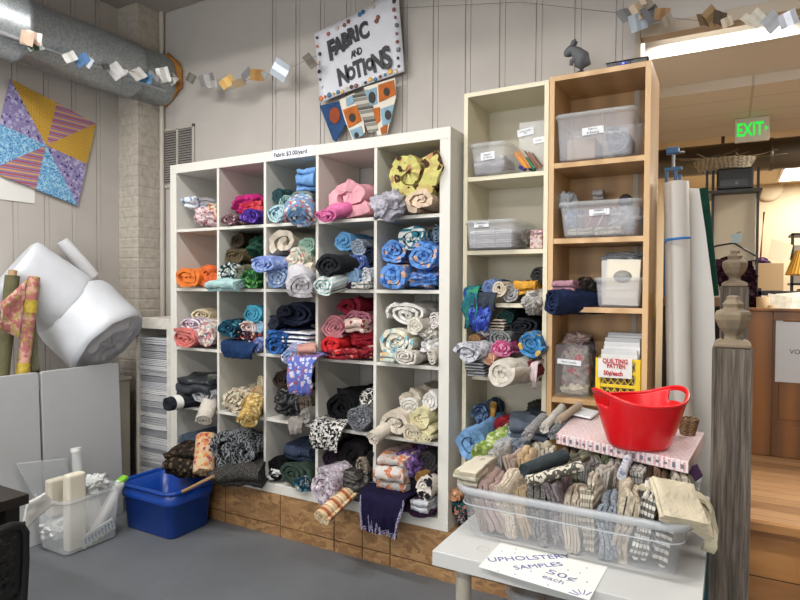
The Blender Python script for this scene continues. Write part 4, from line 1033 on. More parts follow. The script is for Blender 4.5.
# ================================================================== LEFT: BLACK TABLE AND CHAIR
M_blk = plain('black_brown_laminate', '#17120f', .4); M_bp = plain('black_plastic', '#0e0e0f', .42)
tb2 = thing('table', 'black brown table at the lower left edge', 'table', (.62, -1.8, 0))
MB().box(.10, 1.115, -2.18, -1.445, .69, .72).build('tabletop', M_blk, tb2, .002)
MB().box(.16, 1.06, -2.12, -1.50, .62, .69).build('apron', M_blk, tb2, .002)
for x in (.14, 1.03):
    for y in (-2.14, -1.4915): MB().box(x, x + .042, y, y + .042, 0, .69).build('leg', M_blk, tb2, .002)
tc = I(27, 519, 0, 1.175)
ch = thing('chair', 'black plastic chair with a slotted back tucked in at the black table', 'chair', (tc.x - .2, tc.y - .2, 0))
BW = .42; ZT = tc.z
def bk(q, zz): return Vector((tc.x + .03 * (1 - ((q - BW / 2) / (BW / 2)) ** 2) + .10 * (zz - ZT), tc.y - q, zz))
path = [Vector((tc.x - .06, tc.y, 0)), bk(0, ZT - .30), bk(0, ZT - .12), bk(.004, ZT - .04), bk(.02, ZT - .012), bk(.05, ZT)] + [bk(.05 + (BW - .1) * i / 6, ZT) for i in range(1, 7)] + [bk(BW - .02, ZT - .012), bk(BW - .004, ZT - .04), bk(BW, ZT - .12), bk(BW, ZT - .30), Vector((tc.x - .06, tc.y - BW, 0))]
MB().tube(path, .012, 12).build('back_frame', M_bp, ch)
g = MB(); nx, nz = 30, 18
z_lo, z_hi = ZT - .21, ZT - .006
def gp_(i, j, s): return bk(.004 + (BW - .008) * i / nx, z_lo + (z_hi - z_lo) * j / nz) + Vector((s, 0, 0))
vs = []; fs = []
for s in (0, -.007):
    for j in range(nz + 1):
        for i in range(nx + 1): vs.append(gp_(i, j, s))
m_ = nx + 1; off = m_ * (nz + 1)
def hole(i, j): return 1 < i < nx - 2 and 1 < j < nz - 2 and (j % 3 != 1) and ((i + (j // 3)) % 3 != 0)
for j in range(nz):
    for i in range(nx):
        if hole(i, j): continue
        q = j * m_ + i; fs += [(q, q + 1, q + m_ + 1, q + m_), (q + off, q + m_ + off, q + m_ + 1 + off, q + 1 + off)]
        for (di, dj, e0, e1) in ((-1, 0, q, q + m_), (1, 0, q + 1, q + m_ + 1), (0, -1, q, q + 1), (0, 1, q + m_, q + m_ + 1)):
            ii, jj = i + di, j + dj
            if not (0 <= ii < nx and 0 <= jj < nz) or hole(ii, jj): fs.append((e0, e1, e1 + off, e0 + off))
g.add(vs, fs); g.build('backrest', M_bp, ch)
MB().box(tc.x - .43, tc.x - .03, tc.y - BW + .01, tc.y - .01, .43, .45).build('seat', M_bp, ch, .008)
for q in (.02, BW - .02): MB().tube([(tc.x - .40, tc.y - q, .44), (tc.x - .43, tc.y - q, 0)], .012, 10).build('leg', M_bp, ch)

# ================================================================== LEFT WALL: QUILT, PAPER
ql = thing('quilt', 'pinwheel patchwork quilt of yellow lavender and blue triangles on the left wall', 'quilt', (XL + .012, -.32, 2.22))
qc = [Vector((0, -.515, 2.562)), Vector((0, .020, 2.432)), Vector((0, -.112, 1.872)), Vector((0, -.640, 2.005))]
ctr = sum(qc, Vector()) / 4
mats = [fab('check', '#d7ae2a', '#b07a1e', '#e0c04a', 2.2), fab('stripez', '#8f7ba8', '#d9a05a', '#b0506a', 1.6), fab('floral', '#8d82b4', '#4f4580', '#b9b2d4', 1.6), fab('camo', '#6fb0dc', '#9fd0ea', '#3f78b8', 2.6)]
mid = [(qc[i] + qc[(i + 1) % 4]) / 2 for i in range(4)]
tris = [(qc[0], mid[0], 0), (mid[0], qc[1], 1), (qc[1], mid[1], 0), (mid[1], qc[2], 2), (qc[2], mid[2], 3), (mid[2], qc[3], 1), (qc[3], mid[3], 3), (mid[3], qc[0], 2)]
for a, b, mi in tris:
    mb = MB(); rows = []; n = 8; vs = []
    for s in (0, 1):
        for i in range(n + 1):
            for j in range(i + 1):
                p = ctr.lerp(a, i / n); q = ctr.lerp(b, i / n); v = p.lerp(q, j / i if i else 0)
                e = XL + .006 + s * .008 + .006 * noise.noise(v * 6) * (1) + .006
                vs.append(Vector((e, v.y, v.z)))
    def ix(s, i, j): return s * (n + 1) * (n + 2) // 2 + i * (i + 1) // 2 + j
    fs = []
    for i in range(n):
        for j in range(i + 1):
            for s in (0, 1):
                fs.append((ix(s, i, j), ix(s, i + 1, j), ix(s, i + 1, j + 1)))
                if j < i: fs.append((ix(s, i, j), ix(s, i + 1, j + 1), ix(s, i, j + 1)))
        for e in ((ix(0, i, 0), ix(0, i + 1, 0)), (ix(0, i, i), ix(0, i + 1, i + 1)), (ix(0, n, i), ix(0, n, i + 1))):
            h = (n + 1) * (n + 2) // 2; fs.append((e[0], e[1], e[1] + h, e[0] + h))
    mb.add(vs, fs, smooth=False); mb.build('patch', mats[mi], ql)
o = MB().box(XL + .001, XL + .005, -.75, -.375, 1.852, 2.12).build('paper_sheet', M_paper, origin=(XL + .002, -.55, 1.99)); tag(o, 'white paper sheet on the left wall tucked under the quilt', 'paper')

# ================================================================== SIGN "FABRIC AND NOTIONS"
SY = .345
sg = thing('hanging_sign', 'white painted canvas sign FABRIC AND NOTIONS with button border above the cube shelf', 'sign', I(360, 55, 1, SY))
tl, tr, br, bl = I(315, 34, 1, SY), I(399, -9, 1, SY), I(404, 71, 1, SY), I(320, 103, 1, SY)
def sp(u, v, d=0): p = tl.lerp(tr, u).lerp(bl.lerp(br, u), v); return Vector((p.x, SY - d + .006 * math.sin(u * 5 + v * 3), p.z))
mb = MB(); n = 12; vs = []
for d in (0, .006):
    for j in range(n + 1):
        for i in range(n + 1): vs.append(sp(i / n, j / n, d))
m = n + 1; fs = []
for s in (0, 1):
    for j in range(n):
        for i in range(n): q = s * m * m + j * m + i; fs.append((q, q + 1, q + m + 1, q + m))
for i in range(n):
    for e in ((i, i + 1), (n * m + i, n * m + i + 1), (i * m, (i + 1) * m), (i * m + n, (i + 1) * m + n)): fs.append((e[0], e[1], e[1] + m * m, e[0] + m * m))
mb.add(vs, fs, smooth=True); mb.build('canvas', plain('white_canvas', '#d2d4dc', .6, var=.03, bump=.15), sg)
M_letter = plain('black_paint', '#1c1c24', .5)
def paint(word, pts, size, bold, xs=.72):
    for chh, (px, py), s, rot in zip(word, pts, size, [0] * len(word)):
        p = I(px, py, 1, SY - .0135)
        text_mesh(chh, s, 'letter', M_letter, frame(p, (tr - tl), (0, 0, 1)) @ Matrix.Diagonal((xs, 1, 1, 1)), sg, bold=bold, depth=.0012)
def zc(x, y): return (290 + x / 4.138, y / 4.138)
paint('FABRIC', [zc(172, 210), zc(200, 190), zc(228, 170), zc(256, 150), zc(278, 140), zc(306, 130)], [.155, .125, .12, .12, .12, .125], .006)
paint('AND', [zc(260, 226), zc(274, 219), zc(289, 212)], [.055, .055, .055], .002)
paint('NOTIONS', [zc(220, 317), zc(253, 306), zc(283, 288), zc(308, 280), zc(330, 268), zc(363, 258), zc(400, 242)], [.135, .095, .13, .12, .085, .135, .165], .007)
rb = random.Random(8); bc = ['#1d1d22', '#7a3d35', '#c76a2c', '#2b6a8a', '#c9b7a4', '#8a4a5a', '#3d2a24', '#d9a53a', '#5a5a62', '#e2ded8']
bm_cache = {}
def button(u, v, r, c):
    p = sp(u, v, .010); mbb = MB(); mbb.lathe([(0, 0), (r, 0), (r, .004), (r * .7, .006), (0, .005)], n=10, mat=Matrix.Translation(p) @ Matrix.Rotation(PI / 2, 4, 'X'))
    mbb.build('button', plain('button_' + c[1:], c, .35), sg)
for i in range(17): button(.03 + .055 * i, .965 + rb.uniform(-.02, .02), rb.uniform(.008, .015), rb.choice(bc))
for i in range(9): button(.955 + rb.uniform(-.01, .01), .12 + .10 * i, rb.uniform(.006, .013), rb.choice(bc))
for i in range(7): button(.03 + rb.uniform(-.01, .02), .08 + .12 * i, rb.uniform(.006, .012), rb.choice(bc))
for (u, v, c) in ((.17, .10, '#a85a5a'), (.37, .09, '#7a5a4a'), (.42, .07, '#7a3d35'), (.56, .06, '#2b6a8a'), (.60, .05, '#2b5a8a'), (.75, .26, '#7a3d35'), (.77, .22, '#8a4a3a'), (.72, .05, '#c9b7a4'), (.28, .08, '#c9b7a4')): button(u, v, .012, c)
PEN = []
def pennant(pts, mat, d, name='pennant', par=None):
    P = [I(*zc(x, y), 1, SY - d) for x, y in pts]; mbb = MB(); mbb.prism(P, (0, -.004, 0)); o = mbb.build(name, mat, par or sg)
    if par is None: PEN.append((sum(x for x, y in pts) / len(pts), o))
    return o
def patch(par_pts, mat, d, name='patch'):
    cx_ = sum(x for x, y in par_pts) / len(par_pts); return pennant(par_pts, mat, d, name, min(PEN, key=lambda q: abs(q[0] - cx_))[1])
pennant([(124, 438), (212, 418), (240, 498), (192, 588), (180, 582)], fab('plain', '#2f4f7d'), -.004)
pennant([(205, 415), (268, 385), (302, 470), (312, 548), (262, 582), (228, 498)], plain('pale_cream_cloth', '#d6d0c2', .8), .001)
pennant([(258, 395), (322, 372), (348, 455), (366, 538), (330, 556)], fab('stripez', '#8d8a82', '#c6c0b2', '#5c5a56', .9), .006)
pennant([(306, 362), (436, 322), (440, 400), (402, 556), (362, 562), (338, 455)], plain('pale_cream_cloth', '#d6d0c2', .8), .002)
M_or = fab('plain', '#c46a22'); M_lb = fab('plain', '#8fb3c9'); M_dk = plain('dark_dot', '#2a2724', .7)
def ell(cx_, cy_, rx_, ry_, n=14): return [(cx_ + rx_ * math.cos(2 * PI * k / n), cy_ + ry_ * math.sin(2 * PI * k / n)) for k in range(n)]
for pts, mt in (([(366, 352), (430, 332), (438, 392), (370, 424)], M_or), ([(376, 452), (432, 432), (418, 505), (384, 524)], M_lb), ([(310, 378), (358, 362), (362, 428), (334, 440)], M_lb), ([(342, 450), (372, 444), (374, 500), (360, 515)], M_or),
                ([(220, 455), (276, 436), (298, 500), (244, 530)], M_or), ([(232, 408), (258, 395), (268, 425), (236, 440)], M_lb), ([(248, 540), (296, 522), (304, 560), (266, 578)], M_lb), ([(374, 530), (404, 516), (400, 552), (380, 556)], M_or)):
    patch(pts, mt, .007)
for pts in (ell(400, 380, 12, 17), ell(406, 476, 13, 20), ell(340, 404, 14, 24), ell(258, 487, 13, 18), ell(276, 560, 9, 12)): patch(pts, M_dk, .012, 'dot')
patch(ell(186, 478, 22, 34), fab('plain', '#a8502c'), .001, 'spot')
MB().tube([sp(.5, .0), Vector((sp(.5, 0).x, SY, CEIL))], .0015, 6).build('string', plain('clear_line', '#8a8a8a', .5), sg)

# ================================================================== GARLAND
gl_ = thing('garland', 'wire garland of paper photo and foil scraps strung along duct and back wall', 'garland', I(190, 78, 1, .30))
wp = [I(px, py, 0, -.345) for px, py in ((-40, 25), (20, 42), (60, 55), (105, 66), (145, 74), (168, 76))] + [I(px, py, 1, .26) for px, py in ((196, 78), (240, 82), (285, 70))] + [I(px, py, 1, .375) for px, py in ((318, 55), (400, 8), (520, 2))] + [I(px, py, 1, .26) for px, py in ((610, 12), (650, 16), (715, 22), (770, 20), (815, 18))]
MB().tube(wp, .0012, 6).build('wire', plain('thin_wire', '#6a6a6a', .4, .8), gl_)
scr = [(27, 38, 10, '#b99f8a', 0), (35, 46, 9, '#24402f', 0), (34, 38, 8, '#cdb4a8', 0), (70, 57, 8, '#d6d6d2', 0), (82, 60, 9, '#5f86b5', 0), (88, 62, 8, '#cfd3d8', 0), (106, 67, 5, '#4a4a48', 0), (116, 71, 8, '#dcdcdc', 0), (124, 72, 5, '#dcdcdc', 0), (138, 74, 8, '#d2d0ca', 0), (145, 78, 8, '#4c7fa8', 0), (154, 76, 7, '#cfd3d8', 0), (163, 75, 8, '#c9c9c4', 0), (172, 79, 6, '#c9c9c4', 0),
       (191, 78, 7, '#6a655e', 1), (207, 80, 11, '#8d8a88', 1), (212, 84, 6, '#9a9692', 1), (227, 82, 9, '#c09a52', 1), (239, 83, 9, '#9a8468', 1), (246, 74, 9, '#8a8a8c', 1), (257, 75, 8, '#c2955a', 1), (264, 74, 5, '#9b9c9c', 1), (280, 70, 11, '#c7d2e0', 1), (291, 67, 5, '#a49a8a', 1), (310, 61, 9, '#8d8982', 1),
       (628, 14, 12, '#8e8f92', 1), (640, 10, 10, '#b09a80', 1), (638, 22, 12, '#cfe0f2', 1), (652, 14, 11, '#6d6e72', 1), (662, 14, 9, '#9a7a55', 1), (645, 5, 9, '#7d7468', 1), (668, 20, 7, '#a8a094', 1),
       (705, 20, 10, '#7a664c', 1), (712, 16, 11, '#a98e68', 1), (720, 18, 9, '#5c5044', 1), (727, 22, 6, '#b0a08a', 1), (757, 18, 9, '#d8d4c8', 1), (772, 22, 10, '#cfd6e0', 1), (788, 19, 10, '#c4c8d0', 1), (748, 20, 8, '#e2dccb', 1)]
rs = random.Random(12)
for px, py, r, c, k in scr:
    p = I(px, py, 0, -.335) if k == 0 else I(px, py, 1, .245)
    dpt = (p - CAM).dot(FWD); w = r * dpt / FPX * .82; h = w * rs.uniform(.6, 1.1)
    m = Matrix.Translation(p) @ Euler((rs.uniform(-.5, .5), rs.uniform(-.9, .9), rs.uniform(-.7, .7) + (.9 if k == 0 else .2))).to_matrix().to_4x4()
    mb = MB(); vs = []
    for s in (0, .0012):
        for x, y in ((-1, .10), (-.3, -.05), (.4, .06), (1, -.12)):
            for zz in (-1, 1): vs.append(m @ Vector((x * w, y * w + s, zz * h)))
    fs = []
    for s in (0, 8):
        for i in range(3): fs.append((s + 2 * i, s + 2 * i + 1, s + 2 * i + 3, s + 2 * i + 2))
    for a, b in ((0, 2), (2, 4), (4, 6), (1, 3), (3, 5), (5, 7), (0, 1), (6, 7)): fs.append((a, b, b + 8, a + 8))
    mb.add(vs, fs); mb.build('paper_scrap' , plain('scrap_' + c[1:], c, .35, .0 if c[1] not in 'c8' else .3, var=.12, scale=25), gl_)
# ================================================================== BOOKCASE CONTENTS
M_lab = plain('white_label', '#dfe2e6', .6)
def bin_label(t, x, y, zc, w, h, lines, rot=0, size=.013):
    mb = MB().box(-w / 2, w / 2, -.0012, 0, -h / 2, h / 2, Matrix.Translation((x, y, zc)) @ Matrix.Rotation(rot, 4, 'Y'))
    l = mb.build('paper_label', M_lab, t)
    for i, tx in enumerate(lines):
        text_mesh(tx, size, 'lettering', M_ink, Matrix.Translation((x, y - .0022, zc)) @ Matrix.Rotation(rot, 4, 'Y') @ frame((0, 0, (len(lines) - 1) * size * .55 - i * size * 1.1), (1, 0, 0), (0, 0, 1)), l, depth=.0003)
M_clr2 = plastic('clear_bin_plastic', '#d9dadf', .26, .18)
def shelf_bin(label, x0, x1, y0, y1, z0, z1, tap, lab=None, rib=True):
    t = thing('storage_bin', label, 'bin', ((x0 + x1) / 2, (y0 + y1) / 2, z0))
    container(t, x0, x1, y0, y1, z0, z1, tap, .003, .006, .02, M_clr2, M_rimc)
    if rib:
        for f in (.2, .62):
            x = x0 + (x1 - x0) * f; m = MB(); m.tube([(x, y0 - .001, z0 + .01), (x, y0 - tap - .0005, z1 - .02)], .002, 6); m.build('rib', M_rimc, t)
    if lab: bin_label(t, *lab)
    return t
# birch, upper bin
shelf_bin('milky plastic bin labelled FABRIC on the highest shelf of the birch bookcase', 2.318, 2.610, .075, .345, 1.8865, 2.082, .012, (2.46, .066, 2.00, .085, .030, ('Fabrics', '& Batting'), -.04))
rounded_box('cardboard_box', 2.345, 2.46, .11, .30, 1.895, 1.985, plain('tan_card', '#b09a82', .8), 'tan cardboard box inside the upper bin of the birch bookcase', 'box', bev=.003)
cloth('roll', (604, 126, 629, 153), .10, .2, fab('tweed', '#5d6a80', c2='#8b96a8'), 'blue grey rolled cloth inside the upper bin of the birch bookcase', name='fabric_roll')
# birch, second bin
shelf_bin('clear plastic bin with cloth scraps on the second shelf of the birch bookcase', 2.340, 2.628, .075, .345, 1.5645, 1.712, .016, (2.49, .063, 1.664, .08, .026, ('FABRIC', 'remnants'), -.03))
BB = 'contents of the second birch bin'
cloth('lump', (562, 209, 580, 229), .10, .16, fab('plain', '#7f9cc4'), 'light blue cloth heap at the left in the second birch bin', amp=.35)
cloth('foldf', (565, 228, 592, 235), .095, .1, fab('plain', '#c9c3a8'), 'cream lace scrap at the bottom left of the second birch bin', turns=2)
cloth('foldf', (594, 226, 622, 235), .095, .1, fab('floral', '#cfc9b6', '#a89f86', None, 2), 'cream scrap at the bottom right of the second birch bin', turns=2)
mb = MB(); mg = Matrix.Translation((2.435, .17, 1.572)) @ Matrix.Rotation(.25, 4, 'Y') @ Matrix.Rotation(.2, 4, 'Z'); mb.box(-.05, .05, -.02, .02, 0, .11, mg)
pb = thing('paper_bag', 'maroon paper bag with pale cord handles inside the second birch bin', 'bag', (2.435, .17, 1.572)); mb.build('bag_body', plain('maroon_paper', '#6a3a45', .6), pb, .003)
for dx in (-.018, .022):
    MB().tube([mg @ Vector((dx - .012, -.022, .02)), mg @ Vector((dx + .004, -.025, .10))], .003, 6).build('handle', plain('pale_cord', '#c9a48a', .7), pb)
cloth('lump', (604, 205, 641, 229), .12, .18, plastic('thin_bag_plastic', '#b9c2c9', .55, .2), 'clear plastic bag heap at the right of the second birch bin', name='plastic_bag', amp=.3)['category'] = 'bag'
cloth('lump', (556, 191, 574, 212), .14, .12, plastic('thin_bag_plastic', '#b9c2c9', .55, .2), 'clear plastic bag sticking up at the left of the second birch bin', name='plastic_bag', amp=.3)['category'] = 'bag'
mb = MB(); mb.lathe([(0, 0), (.022, .003), (.03, .02), (.028, .045), (.012, .06), (0, .062)], (2.565, .24, 1.695), 16)
o = mb.build('plush_toy', plain('dark_plush', '#221d24', .9, bump=.4, scale=40), origin=(2.565, .24, 1.695)); tag(o, 'dark small plush shape peeking over the rim of the second birch bin', 'toy')
cloth('foldf', (592, 189, 603, 200), .26, .06, fab('plain', '#b9b3b0'), 'pale grey cloth tip behind the rim of the second birch bin', turns=3)
# birch, third shelf
shelf_bin('small clear plastic bin full of pattern packets on the third birch shelf', 2.482, 2.645, .085, .33, 1.2735, 1.396, .010, rib=False)
rp = random.Random(2)
for i in range(7):
    zt_ = 1.49 - abs(i - 3) * .006 - i * .006; y = .10 + i * .03; m = Matrix.Translation((2.565 + rp.uniform(-.008, .008), y, 1.282)) @ Matrix.Rotation(-.12, 4, 'X') @ Matrix.Rotation(rp.uniform(-.04, .04), 4, 'Y')
    t = thing('pattern_packet', ['cream pattern packet with oval motif at the front of the small birch bin', 'grey pattern packet, second from the front in the small birch bin', 'white pattern packet, third from the front in the small birch bin', 'cream pattern packet, fourth from the front in the small birch bin', 'grey pattern packet, third from the back in the small birch bin', 'white pattern packet, second from the back in the small birch bin', 'pale pattern packet at the very back of the small birch bin'][i], 'packet', (2.565, y, 1.282))
    hh = zt_ - 1.282; MB().box(-.066, .066, -.006, .006, 0, hh, m).build('packet', plain('packet_' + str(i % 3), ('#cfc9bb', '#b8b6b2', '#d6d4ce')[i % 3], .4), t, .002)
    if i == 0:
        q = MB(); q.lathe([(.036, -.0005), (.036, .0008), (.0, .0008)], n=24, mat=m @ Matrix.Translation((0, -.0064, hh * .62)) @ Matrix.Rotation(PI / 2, 4, 'X') @ Matrix.Diagonal((1, .72, 1, 1))); q.build('oval_motif', plain('grey_print', '#8d8d88', .5), t)
        q = MB(); q.box(-.058, .058, -.0068, -.006, .03, hh - .01, m); q.build('card', plain('cream_card', '#d9d2bf', .6), t)
cloth('lump', (597, 251, 643, 262), .20, .16, plastic('thin_bag_plastic', '#b9c2c9', .55, .2), 'clear plastic wrap lying on top behind the pattern packets', name='plastic_bag', amp=.3)['category'] = 'bag'
cloth('roll', (540, 286, 560, 316), -.02, .30, fab('plain', '#202c4c'), 'navy roll sticking out at the left of the birch bookcase', yaw=-32)
cloth('lump', (564, 276, 597, 306), .12, .22, fab('floral', '#2a2624', '#5a463a', '#171413', 1.8), 'dark brown floral bundle behind the navy roll in the birch bookcase')
cloth('foldf', (552, 280, 574, 292), .05, .14, fab('plain', '#b98a9a'), 'dusty pink fold between navy roll and dark floral bundle', turns=3)
# birch, fourth shelf: floral bag and crate
fb = thing('fabric_bag', 'clear zip bag of red and grey floral fabric beside the yellow crate', 'bag', (2.375, .2, .8825))
o = lump('folded_cloth', .066, .085, .115, fab('floral', '#9a9088', '#b03a50', '#5f5852', 1.0), 77, .22); o.location = (0, -.005, .118); o.parent = fb
o = lump('cloth_top', .055, .06, .03, fab('plain', '#9c8680'), 78, .5); o.location = (.0, .0, .245); o.parent = fb
o = lump('cream_cloth', .062, .07, .032, fab('plain', '#cdc4ac'), 79, .2); o.location = (.004, -.022, .036); o.parent = fb
mb = MB(); mb.box(2.303, 2.448, .105, .305, .883, 1.11); mb.build('plastic_sleeve', plastic('sleeve_plastic', '#d5d5d8', .16, .12), fb, .01)
bin_label(fb, 2.365, .103, 1.035, .10, .022, ('fabric bundle',), .05, .012)
fb2 = cloth('lump', (573, 336, 592, 390), .20, .14, fab('floral', '#4a4450', '#85808c', None, 2), 'dark grey floral bundle behind the clear zip bag of florals')
M_yel = plain('yellow_plastic', '#e0bf14', .4)
cr = thing('crate', 'bright yellow lattice plastic crate on the lowest visible birch shelf', 'crate', (2.565, .2, .8825))
X0, X1, Y0, Y1, ZB, ZT_ = 2.475, 2.652, .098, .335, .8835, 1.062
for i, (xa, ya) in enumerate(((X0, Y0), (X1 - .022, Y0), (X0, Y1 - .022), (X1 - .022, Y1 - .022))): MB().box(xa, xa + .022, ya, ya + .022, ZB, ZT_).build('corner_post', M_yel, cr, .003)
for z in (ZB, ZB + .058, ZB + .112, ZT_ - .014):
    hh = .014; b = MB()
    b.box(X0 + .004, X1 - .004, Y0 + .002, Y0 + .008, z, z + hh); b.box(X0 + .004, X1 - .004, Y1 - .008, Y1 - .002, z, z + hh); b.box(X0 + .002, X0 + .008, Y0 + .004, Y1 - .004, z, z + hh); b.box(X1 - .008, X1 - .002, Y0 + .004, Y1 - .004, z, z + hh); b.build('band', M_yel, cr, .002)
b = MB()
for z in (ZB + .014, ZB + .072, ZB + .126):
    for k in range(5):
        xa = X0 + .024 + k * .026
        for s in (0, 1): b.tube([(xa + (0 if s else .026), Y0 + .005, z), (xa + (.026 if s else 0), Y0 + .005, z + .040)], .0022, 6)
b.build('lattice', M_yel, cr)
MB().box(X0 + .004, X1 - .004, Y0 + .004, Y1 - .004, ZB, ZB + .005).build('base', M_yel, cr)
M_bagw = plain('poly_bag', '#c6c9cc', .25, var=.05, bump=.3, scale=20)
names = ['white pattern bag with printed header at the front of the yellow crate', 'clear pattern bag, second from the front in the yellow crate', 'clear pattern bag, third from the front in the yellow crate', 'clear pattern bag, second from the back in the yellow crate', 'clear pattern bag at the back of the yellow crate']
for i in range(5):
    y = .135 + i * .038; h = (.205, .235, .25, .26, .268)[i]
    t = thing('pattern_bag', names[i], 'bag', (2.565, y, ZB + .006)); mb = MB(); m = Matrix.Translation((2.563 + .004 * (i % 2), y, ZB + .007)) @ Matrix.Rotation(-.05, 4, 'X')
    mb.box(-.072, .072, -.010, .010, 0, h, m); mb.build('bag', M_bagw, t, .004)
    MB().box(-.072, .072, -.0115, -.0105, h - .05, h - .02, m).build('header', plain('header_white', '#dadbdd', .4), t)
    if i == 0:
        mb = MB(); mb.box(-.060, .060, -.0115, -.0105, .02, h - .06, m); mb.build('printed_pattern', fab('paisley', '#b9a48a', '#4a4038', None, 3), t)
        text_mesh('patterns', .016, 'lettering', M_ink, m @ frame((0, -.0125, h - .036), (1, 0, 0), (0, 0, 1)), t, depth=.0003)
qs = thing('price_card', 'white card with red QUILTING PATTEN 50 cent lettering hung on the yellow crate', 'sign', (2.547, .088, 1.0))
cp = [I(598, 358, 1, .086), I(632, 358, 1, .088), I(632, 379, 1, .088), I(598, 377, 1, .086)]
mb = MB(); mb.prism(cp, (0, .0015, 0)); qcard = mb.build('card', M_paper, qs)
M_red = plain('red_ink', '#b3202c', .6)
for tx, (px, py), s in (('QUILTING', (615, 361.5), .026), ('PATTEN', (616, 366.5), .024), ('50\u00a2/each', (613, 373.5), .026)):
    text_mesh(tx, s, 'lettering', M_red, frame(I(px, py, 1, .0845), (1, 0, .0), (0, 0, 1)) @ Matrix.Diagonal((.82, 1, 1, 1)), qcard, bold=.0008, depth=.0003)
# cream bookcase
shelf_bin('small clear plastic bin with a white label on the highest cream shelf', 1.925, 2.075, .085, .33, 1.8635, 2.006, .014, (2.0, .074, 1.945, .065, .034, ('Zippers', '$1.00 ea'), -.06, .012), rib=False)
cloth('foldf', (474, 157, 503, 166), .11, .18, fab('plain', '#c3bfc4'), 'pale grey folded cloth inside the small bin of the cream bookcase', turns=2)
sb = thing('notions_bag', 'clear hanging bag of knitting needles and brushes on the highest cream shelf', 'bag', (2.17, .2, 1.8635))
mb = MB(); mb.box(2.115, 2.235, .17, .175, 1.865, 2.10); mb.build('bag_sheet', plastic('bag_sheet', '#d5d8da', .25, .12), sb)
bin_label(sb, 2.145, .166, 2.055, .075, .032, ('knitting needles', '50\u00a2'), -.12, .009); bin_label(sb, 2.205, .166, 2.012, .05, .026, ('crochet',), -.1, .009)
for i, (xa, za, xb, zb, c, r) in enumerate(((2.105, 1.955, 2.16, 1.885, '#d98a2c', .004), (2.11, 1.962, 2.165, 1.885, '#e0a040', .004), (2.118, 1.966, 2.17, 1.885, '#cf7a2a', .004), (2.126, 1.97, 2.18, 1.885, '#c98a4a', .004), (2.15, 1.965, 2.21, 1.88, '#7a4a34', .005), (2.165, 1.96, 2.225, 1.882, '#8a5a44', .005), (2.18, 1.955, 2.23, 1.89, '#5a4640', .004), (2.15, 1.935, 2.195, 1.882, '#1f7a5c', .011), (2.12, 1.90, 2.15, 1.885, '#3a3f8c', .010), (2.128, 1.93, 2.145, 1.905, '#4a4a80', .010), (2.165, 1.89, 2.19, 1.88, '#2c2c58', .010))):
    MB().tube([(xa, .13 + .004 * i, za), ((xa + xb) / 2, .125 + .004 * i, (za + zb) / 2), (xb, .12 + .004 * i, zb)], [r * .8, r, r], 8).build('needle' if r < .008 else 'brush_handle', plain('stick_' + c[1:], c, .5), sb)
shelf_bin('wide clear plastic bin with grey cloth sticking out on the second cream shelf', 1.914, 2.128, .055, .34, 1.5245, 1.655, .012, (1.985, .042, 1.635, .07, .024, ('Rainbow', 'fabric'), -.02, .012))
for i, (c, lb) in enumerate((('#9a9ba0', 'bottom'), ('#b9bbc4', 'second'), ('#8d8f9c', 'third'), ('#c6c8cc', 'top'))):
    zz = 1.533 + i * .021; pts, lay = serp(.10, .0095, 2); o = sheet('folded_fabric', pts, lay * .8, .22, fab('plain', c), seed=300 + i, R=.05, a1=.06, a2=.03, nseg=6, zmin=-.0095); o.location = (2.006, .095, zz + .0095)
    tag(o, {'bottom': 'dark grey folded cloth at the bottom of the wide cream shelf bin', 'second': 'pale lilac grey folded cloth, second from the bottom in the wide bin', 'third': 'slate grey folded cloth, second from the top in the wide bin', 'top': 'white grey folded cloth on top in the wide cream shelf bin'}[lb], 'fabric')
cloth('lump', (519, 228, 529, 246), .14, .16, fab('plain', '#8f887f'), 'taupe cloth bundle right of the wide clear bin', amp=.3)
pkb = thing('gift_box', 'small pink and white patterned box at the right of the second cream shelf', 'box', (2.21, .14, 1.5245))
MB().box(2.185, 2.24, .115, .18, 1.5245, 1.585).build('box_body', fab('floral', '#d8c9c4', '#c98a90', '#b07a60', 2), pkb, .003)
o = lump('ribbon_top', .03, .033, .014, fab('floral', '#d99aa4', '#e8d8d8', None, 2), 91, .5); o.location = (.002, .008, .07); o.parent = pkb

# ---- on top of the birch bookcase
fg = thing('figurine', 'grey hunched rabbit figurine standing on top of the birch bookcase', 'figurine', I(580, 72, 1, .20))
M_fig = plain('grey_stone', '#5d5f63', .6, var=.1, bump=.25, scale=12)
f0 = Vector((I(580, 72, 1, .20).x, .20, Z0 + 2.026))
fp = [(0.004, 0, 0), (.006, 0, .03), (.010, 0, .07), (.004, 0, .105), (-.014, 0, .125), (-.030, 0, .138), (-.042, 0, .138), (-.060, 0, .128), (-.068, 0, .122)]
MB().tube([f0 + Vector(p) for p in fp], [.030, .032, .035, .034, .026, .021, .024, .017, .007], 20).build('body', M_fig, fg)
for s in (-.012, .012): MB().tube([f0 + Vector((-.034, s, .155)), f0 + Vector((-.026, s, .172)), f0 + Vector((-.016, s * 1.2, .180))], [.008, .010, .003], 10).build('ear', M_fig, fg)
MB().tube([f0 + Vector((-.01, -.02, .10)), f0 + Vector((-.034, -.018, .085)), f0 + Vector((-.036, -.010, .072))], [.012, .009, .008], 10).build('paw', M_fig, fg)
MB().tube([f0 + Vector((.0, -.022, .0)), f0 + Vector((-.03, -.026, .006))], [.014, .010], 10).build('foot', M_fig, fg)
rt = thing('router', 'flat black router with a blue light on top of the birch bookcase', 'router', (2.58, .17, Z0 + 2.025))
MB().box(2.495, 2.665, .11, .23, Z0 + 2.0255, Z0 + 2.055).build('case', plain('black_gloss', '#0b0b0e', .25), rt, .008)
MB().box(2.563, 2.572, .1085, .1102, Z0 + 2.036, Z0 + 2.043).build('indicator_light', emit('blue_led', '#3a4cff', 6), rt)
